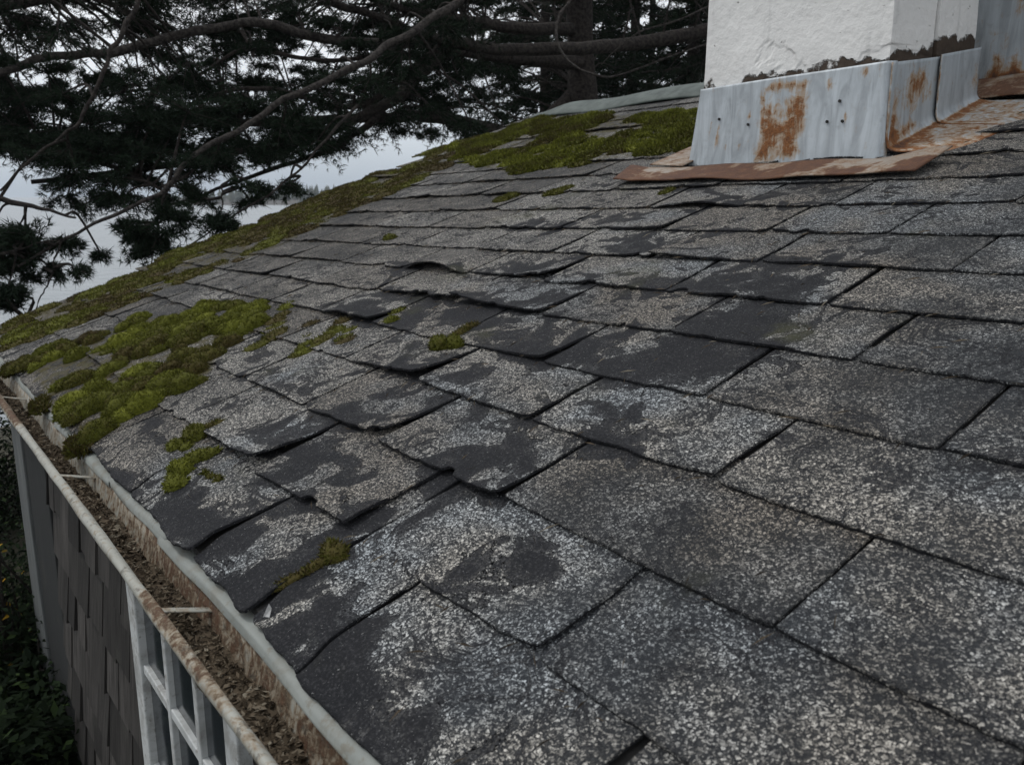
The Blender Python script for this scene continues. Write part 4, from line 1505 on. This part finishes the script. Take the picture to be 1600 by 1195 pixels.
def conifer_far(px, D, hgt, label, seed, trunk_r=0.22, spread=2.6, n=150, zmin=1.5):
    r = np.random.default_rng(seed)
    b = at(px, 300, D)
    root = empty('conifer', (b[0], b[1], -0.2))
    tag(root, label, 'tree', 'conifers standing behind the ridge')
    tr = [np.array([b[0], b[1], z]) for z in np.linspace(-0.4, hgt, 7)]
    build_limb(tr, trunk_r, 0.04, M['bark'], root, 'trunk', 24, 10, 0.08, seed)
    Cs, Ds, Tv, Tf, tb = [], [], [], [], 0
    for k in range(n):
        z = zmin + (hgt - zmin) * (k / n) ** 0.9
        L = spread * (1 - 0.75 * (z / hgt)) * r.uniform(0.6, 1.15)
        a = r.uniform(0, 2 * math.pi)
        d = np.array([math.cos(a), math.sin(a), r.normal(0.05, 0.12)])
        t = np.linspace(0.15, 1, 22)
        P = np.array([b[0], b[1], z]) + d * L * t[:, None] + np.array([0, 0, -0.25 * L]) * (t ** 2)[:, None]
        V, Fc = tube(P[::5], np.linspace(0.035, 0.006, len(P[::5])), 4)
        Tv.append(V)
        Tf.append(Fc + tb)
        tb += len(V)
        side = np.cross(d, [0, 0, 1])
        for q in range(2):
            off = side * (r.normal(0, 0.22, (22, 1)) * (1.1 - t)[:, None] * L) + np.array([0, 0, -1]) * r.uniform(0, 0.12, (22, 1))
            Cs.append(P + off)
            Ds.append(np.repeat((d + 0.8 * side * r.choice([-1, 1]))[None], 22, 0))
    C, Dd = np.vstack(Cs), np.vstack(Ds)
    V, Fc, T = tufts(C, Dd, r.uniform(0.11, 0.2, len(C)), 8, 0.14, r)
    keep(mk('crown', V, Fc, M['needle'], None, attrs={'tint': T}), root)
    keep(mk('branches', np.vstack(Tv), np.vstack(Tf), M['bark'], None), root)


for px, D, h_, lab, sp in [
    (1075, 16, 10, 'dark conifer right against the left edge of the chimney', 3.0),
    (985, 19, 11, 'dark conifer behind the ridge between the hooked twig and the chimney', 3.0),
    (850, 18, 11, 'dark conifer behind the gable end of the ridge cap', 2.7),
    (1010, 27, 13, 'farthest dark conifer filling the gap behind the hooked twig', 3.6),
    (905, 25, 13, 'tall dark conifer standing behind the thick limbed trunk', 3.3),
    (1180, 18, 11, 'dark conifer mostly hidden behind the white chimney', 3.2),
]:
    conifer_far(px, D, h_, lab, 600 + px, 0.2, sp)


# ------------------------------------------------------------------ shrubs below the wall corner
def shrub(cx_, cy_, hgt, rad, label, seed, mat, n=2600, lf=0.05):
    r = np.random.default_rng(seed)
    root = empty('shrub', (cx_, cy_, -0.05))
    tag(root, label, 'shrub', 'shrubs below the gutter')
    Tv, Tf, tb = [], [], 0
    Cs = []
    for k in range(26):
        a = r.uniform(0, 2 * math.pi)
        q = r.uniform(0.3, 1)
        e = np.array([cx_ + rad * q * math.cos(a), cy_ + rad * q * math.sin(a), hgt * r.uniform(0.45, 1) * (1.1 - 0.4 * q)])
        b = np.array([cx_ + 0.1 * math.cos(a), cy_ + 0.1 * math.sin(a), -0.1])
        P = spline([b, (b + e) / 2 + r.normal(0, 0.1, 3), e], 8)
        V, Fc = tube(P, np.linspace(0.02, 0.005, 8), 4)
        Tv.append(V)
        Tf.append(Fc + tb)
        tb += len(V)
        t = r.integers(2, 8, n // 26)
        Cs.append(P[t] + r.normal(0, 0.13 * rad + 0.03, (len(t), 3)))
    C = np.vstack(Cs)
    C[:, 2] = np.maximum(C[:, 2], 0.03)
    m = len(C)
    d1 = r.normal(0, 1, (m, 3)) * np.array([1, 1, 0.5])
    d1 /= np.linalg.norm(d1, axis=1)[:, None]
    nr = np.array([0, 0, 1]) + r.normal(0, 0.5, (m, 3))
    d2 = np.cross(d1, nr)
    d2 /= np.linalg.norm(d2, axis=1)[:, None]
    L = (lf * r.uniform(0.6, 1.4, m))[:, None]
    V = np.stack([C - d1 * L, C + d2 * L * 0.42, C + d1 * L, C - d2 * L * 0.42], 1).reshape(-1, 3)
    k4_ = np.arange(m)[:, None] * 4
    Fc = np.hstack([k4_, k4_ + 1, k4_ + 2, k4_ + 3])
    keep(mk('foliage', V, Fc, mat, None, attrs={'tint': np.repeat(r.random(m), 4)}), root)
    keep(mk('stems', np.vstack(Tv), np.vstack(Tf), M['bark'], None), root)


def gp(px, py, z):
    d = ray(px, py)
    t = (z - CAM[2]) / d[2]
    return CAM + d * t


for (px, py, z, hgt, rad, lab, mt, lf) in [
    (-6, 752, 1.75, 1.85, 0.22, 'small golden leaved shrub tip showing left of the gutter', 'gold', 0.035),
    (-30, 860, 1.0, 1.6, 1.2, 'dark evergreen shrub beside the corner board, upper of three', 'leaf', 0.03),
    (10, 960, 0.7, 1.35, 1.0, 'dark evergreen shrub beside the corner board, middle of three', 'leaf', 0.03),
    (20, 1130, 0.5, 0.95, 0.8, 'green broad leaved shrub at the bottom left below the wall', 'leaf', 0.05),
    (-120, 660, 1.2, 2.0, 1.6, 'tall dark shrub beyond the far end of the gutter', 'leaf', 0.035),
    (40, 760, 0.3, 1.0, 1.5, 'low dark shrub behind the corner of the cottage', 'leaf', 0.035)]:
    P = gp(px, py, z)
    shrub(P[0], min(P[1], -0.2), hgt, rad, lab, 700 + abs(px) + py, M[mt], 160 if mt == 'gold' else 15000, lf * 0.75)

# ------------------------------------------------------------------ air over the lake
mb = MB()
mb.box((-1500, -1500, -9.5), (720, 1500, 16))
hz = mb.build('haze', None)
tag(hz, kind='stuff')
hm = bpy.data.materials.new('haze')
hm.use_nodes = True
hn = hm.node_tree.nodes
hn.clear()
ho = hn.new('ShaderNodeOutputMaterial')
pv = hn.new('ShaderNodeVolumePrincipled')
pv.inputs['Color'].default_value = (0.86, 0.92, 1.0, 1)
pv.inputs['Density'].default_value = 0.0003
hm.node_tree.links.new(pv.outputs[0], ho.inputs['Volume'])
hz.data.materials.append(hm)
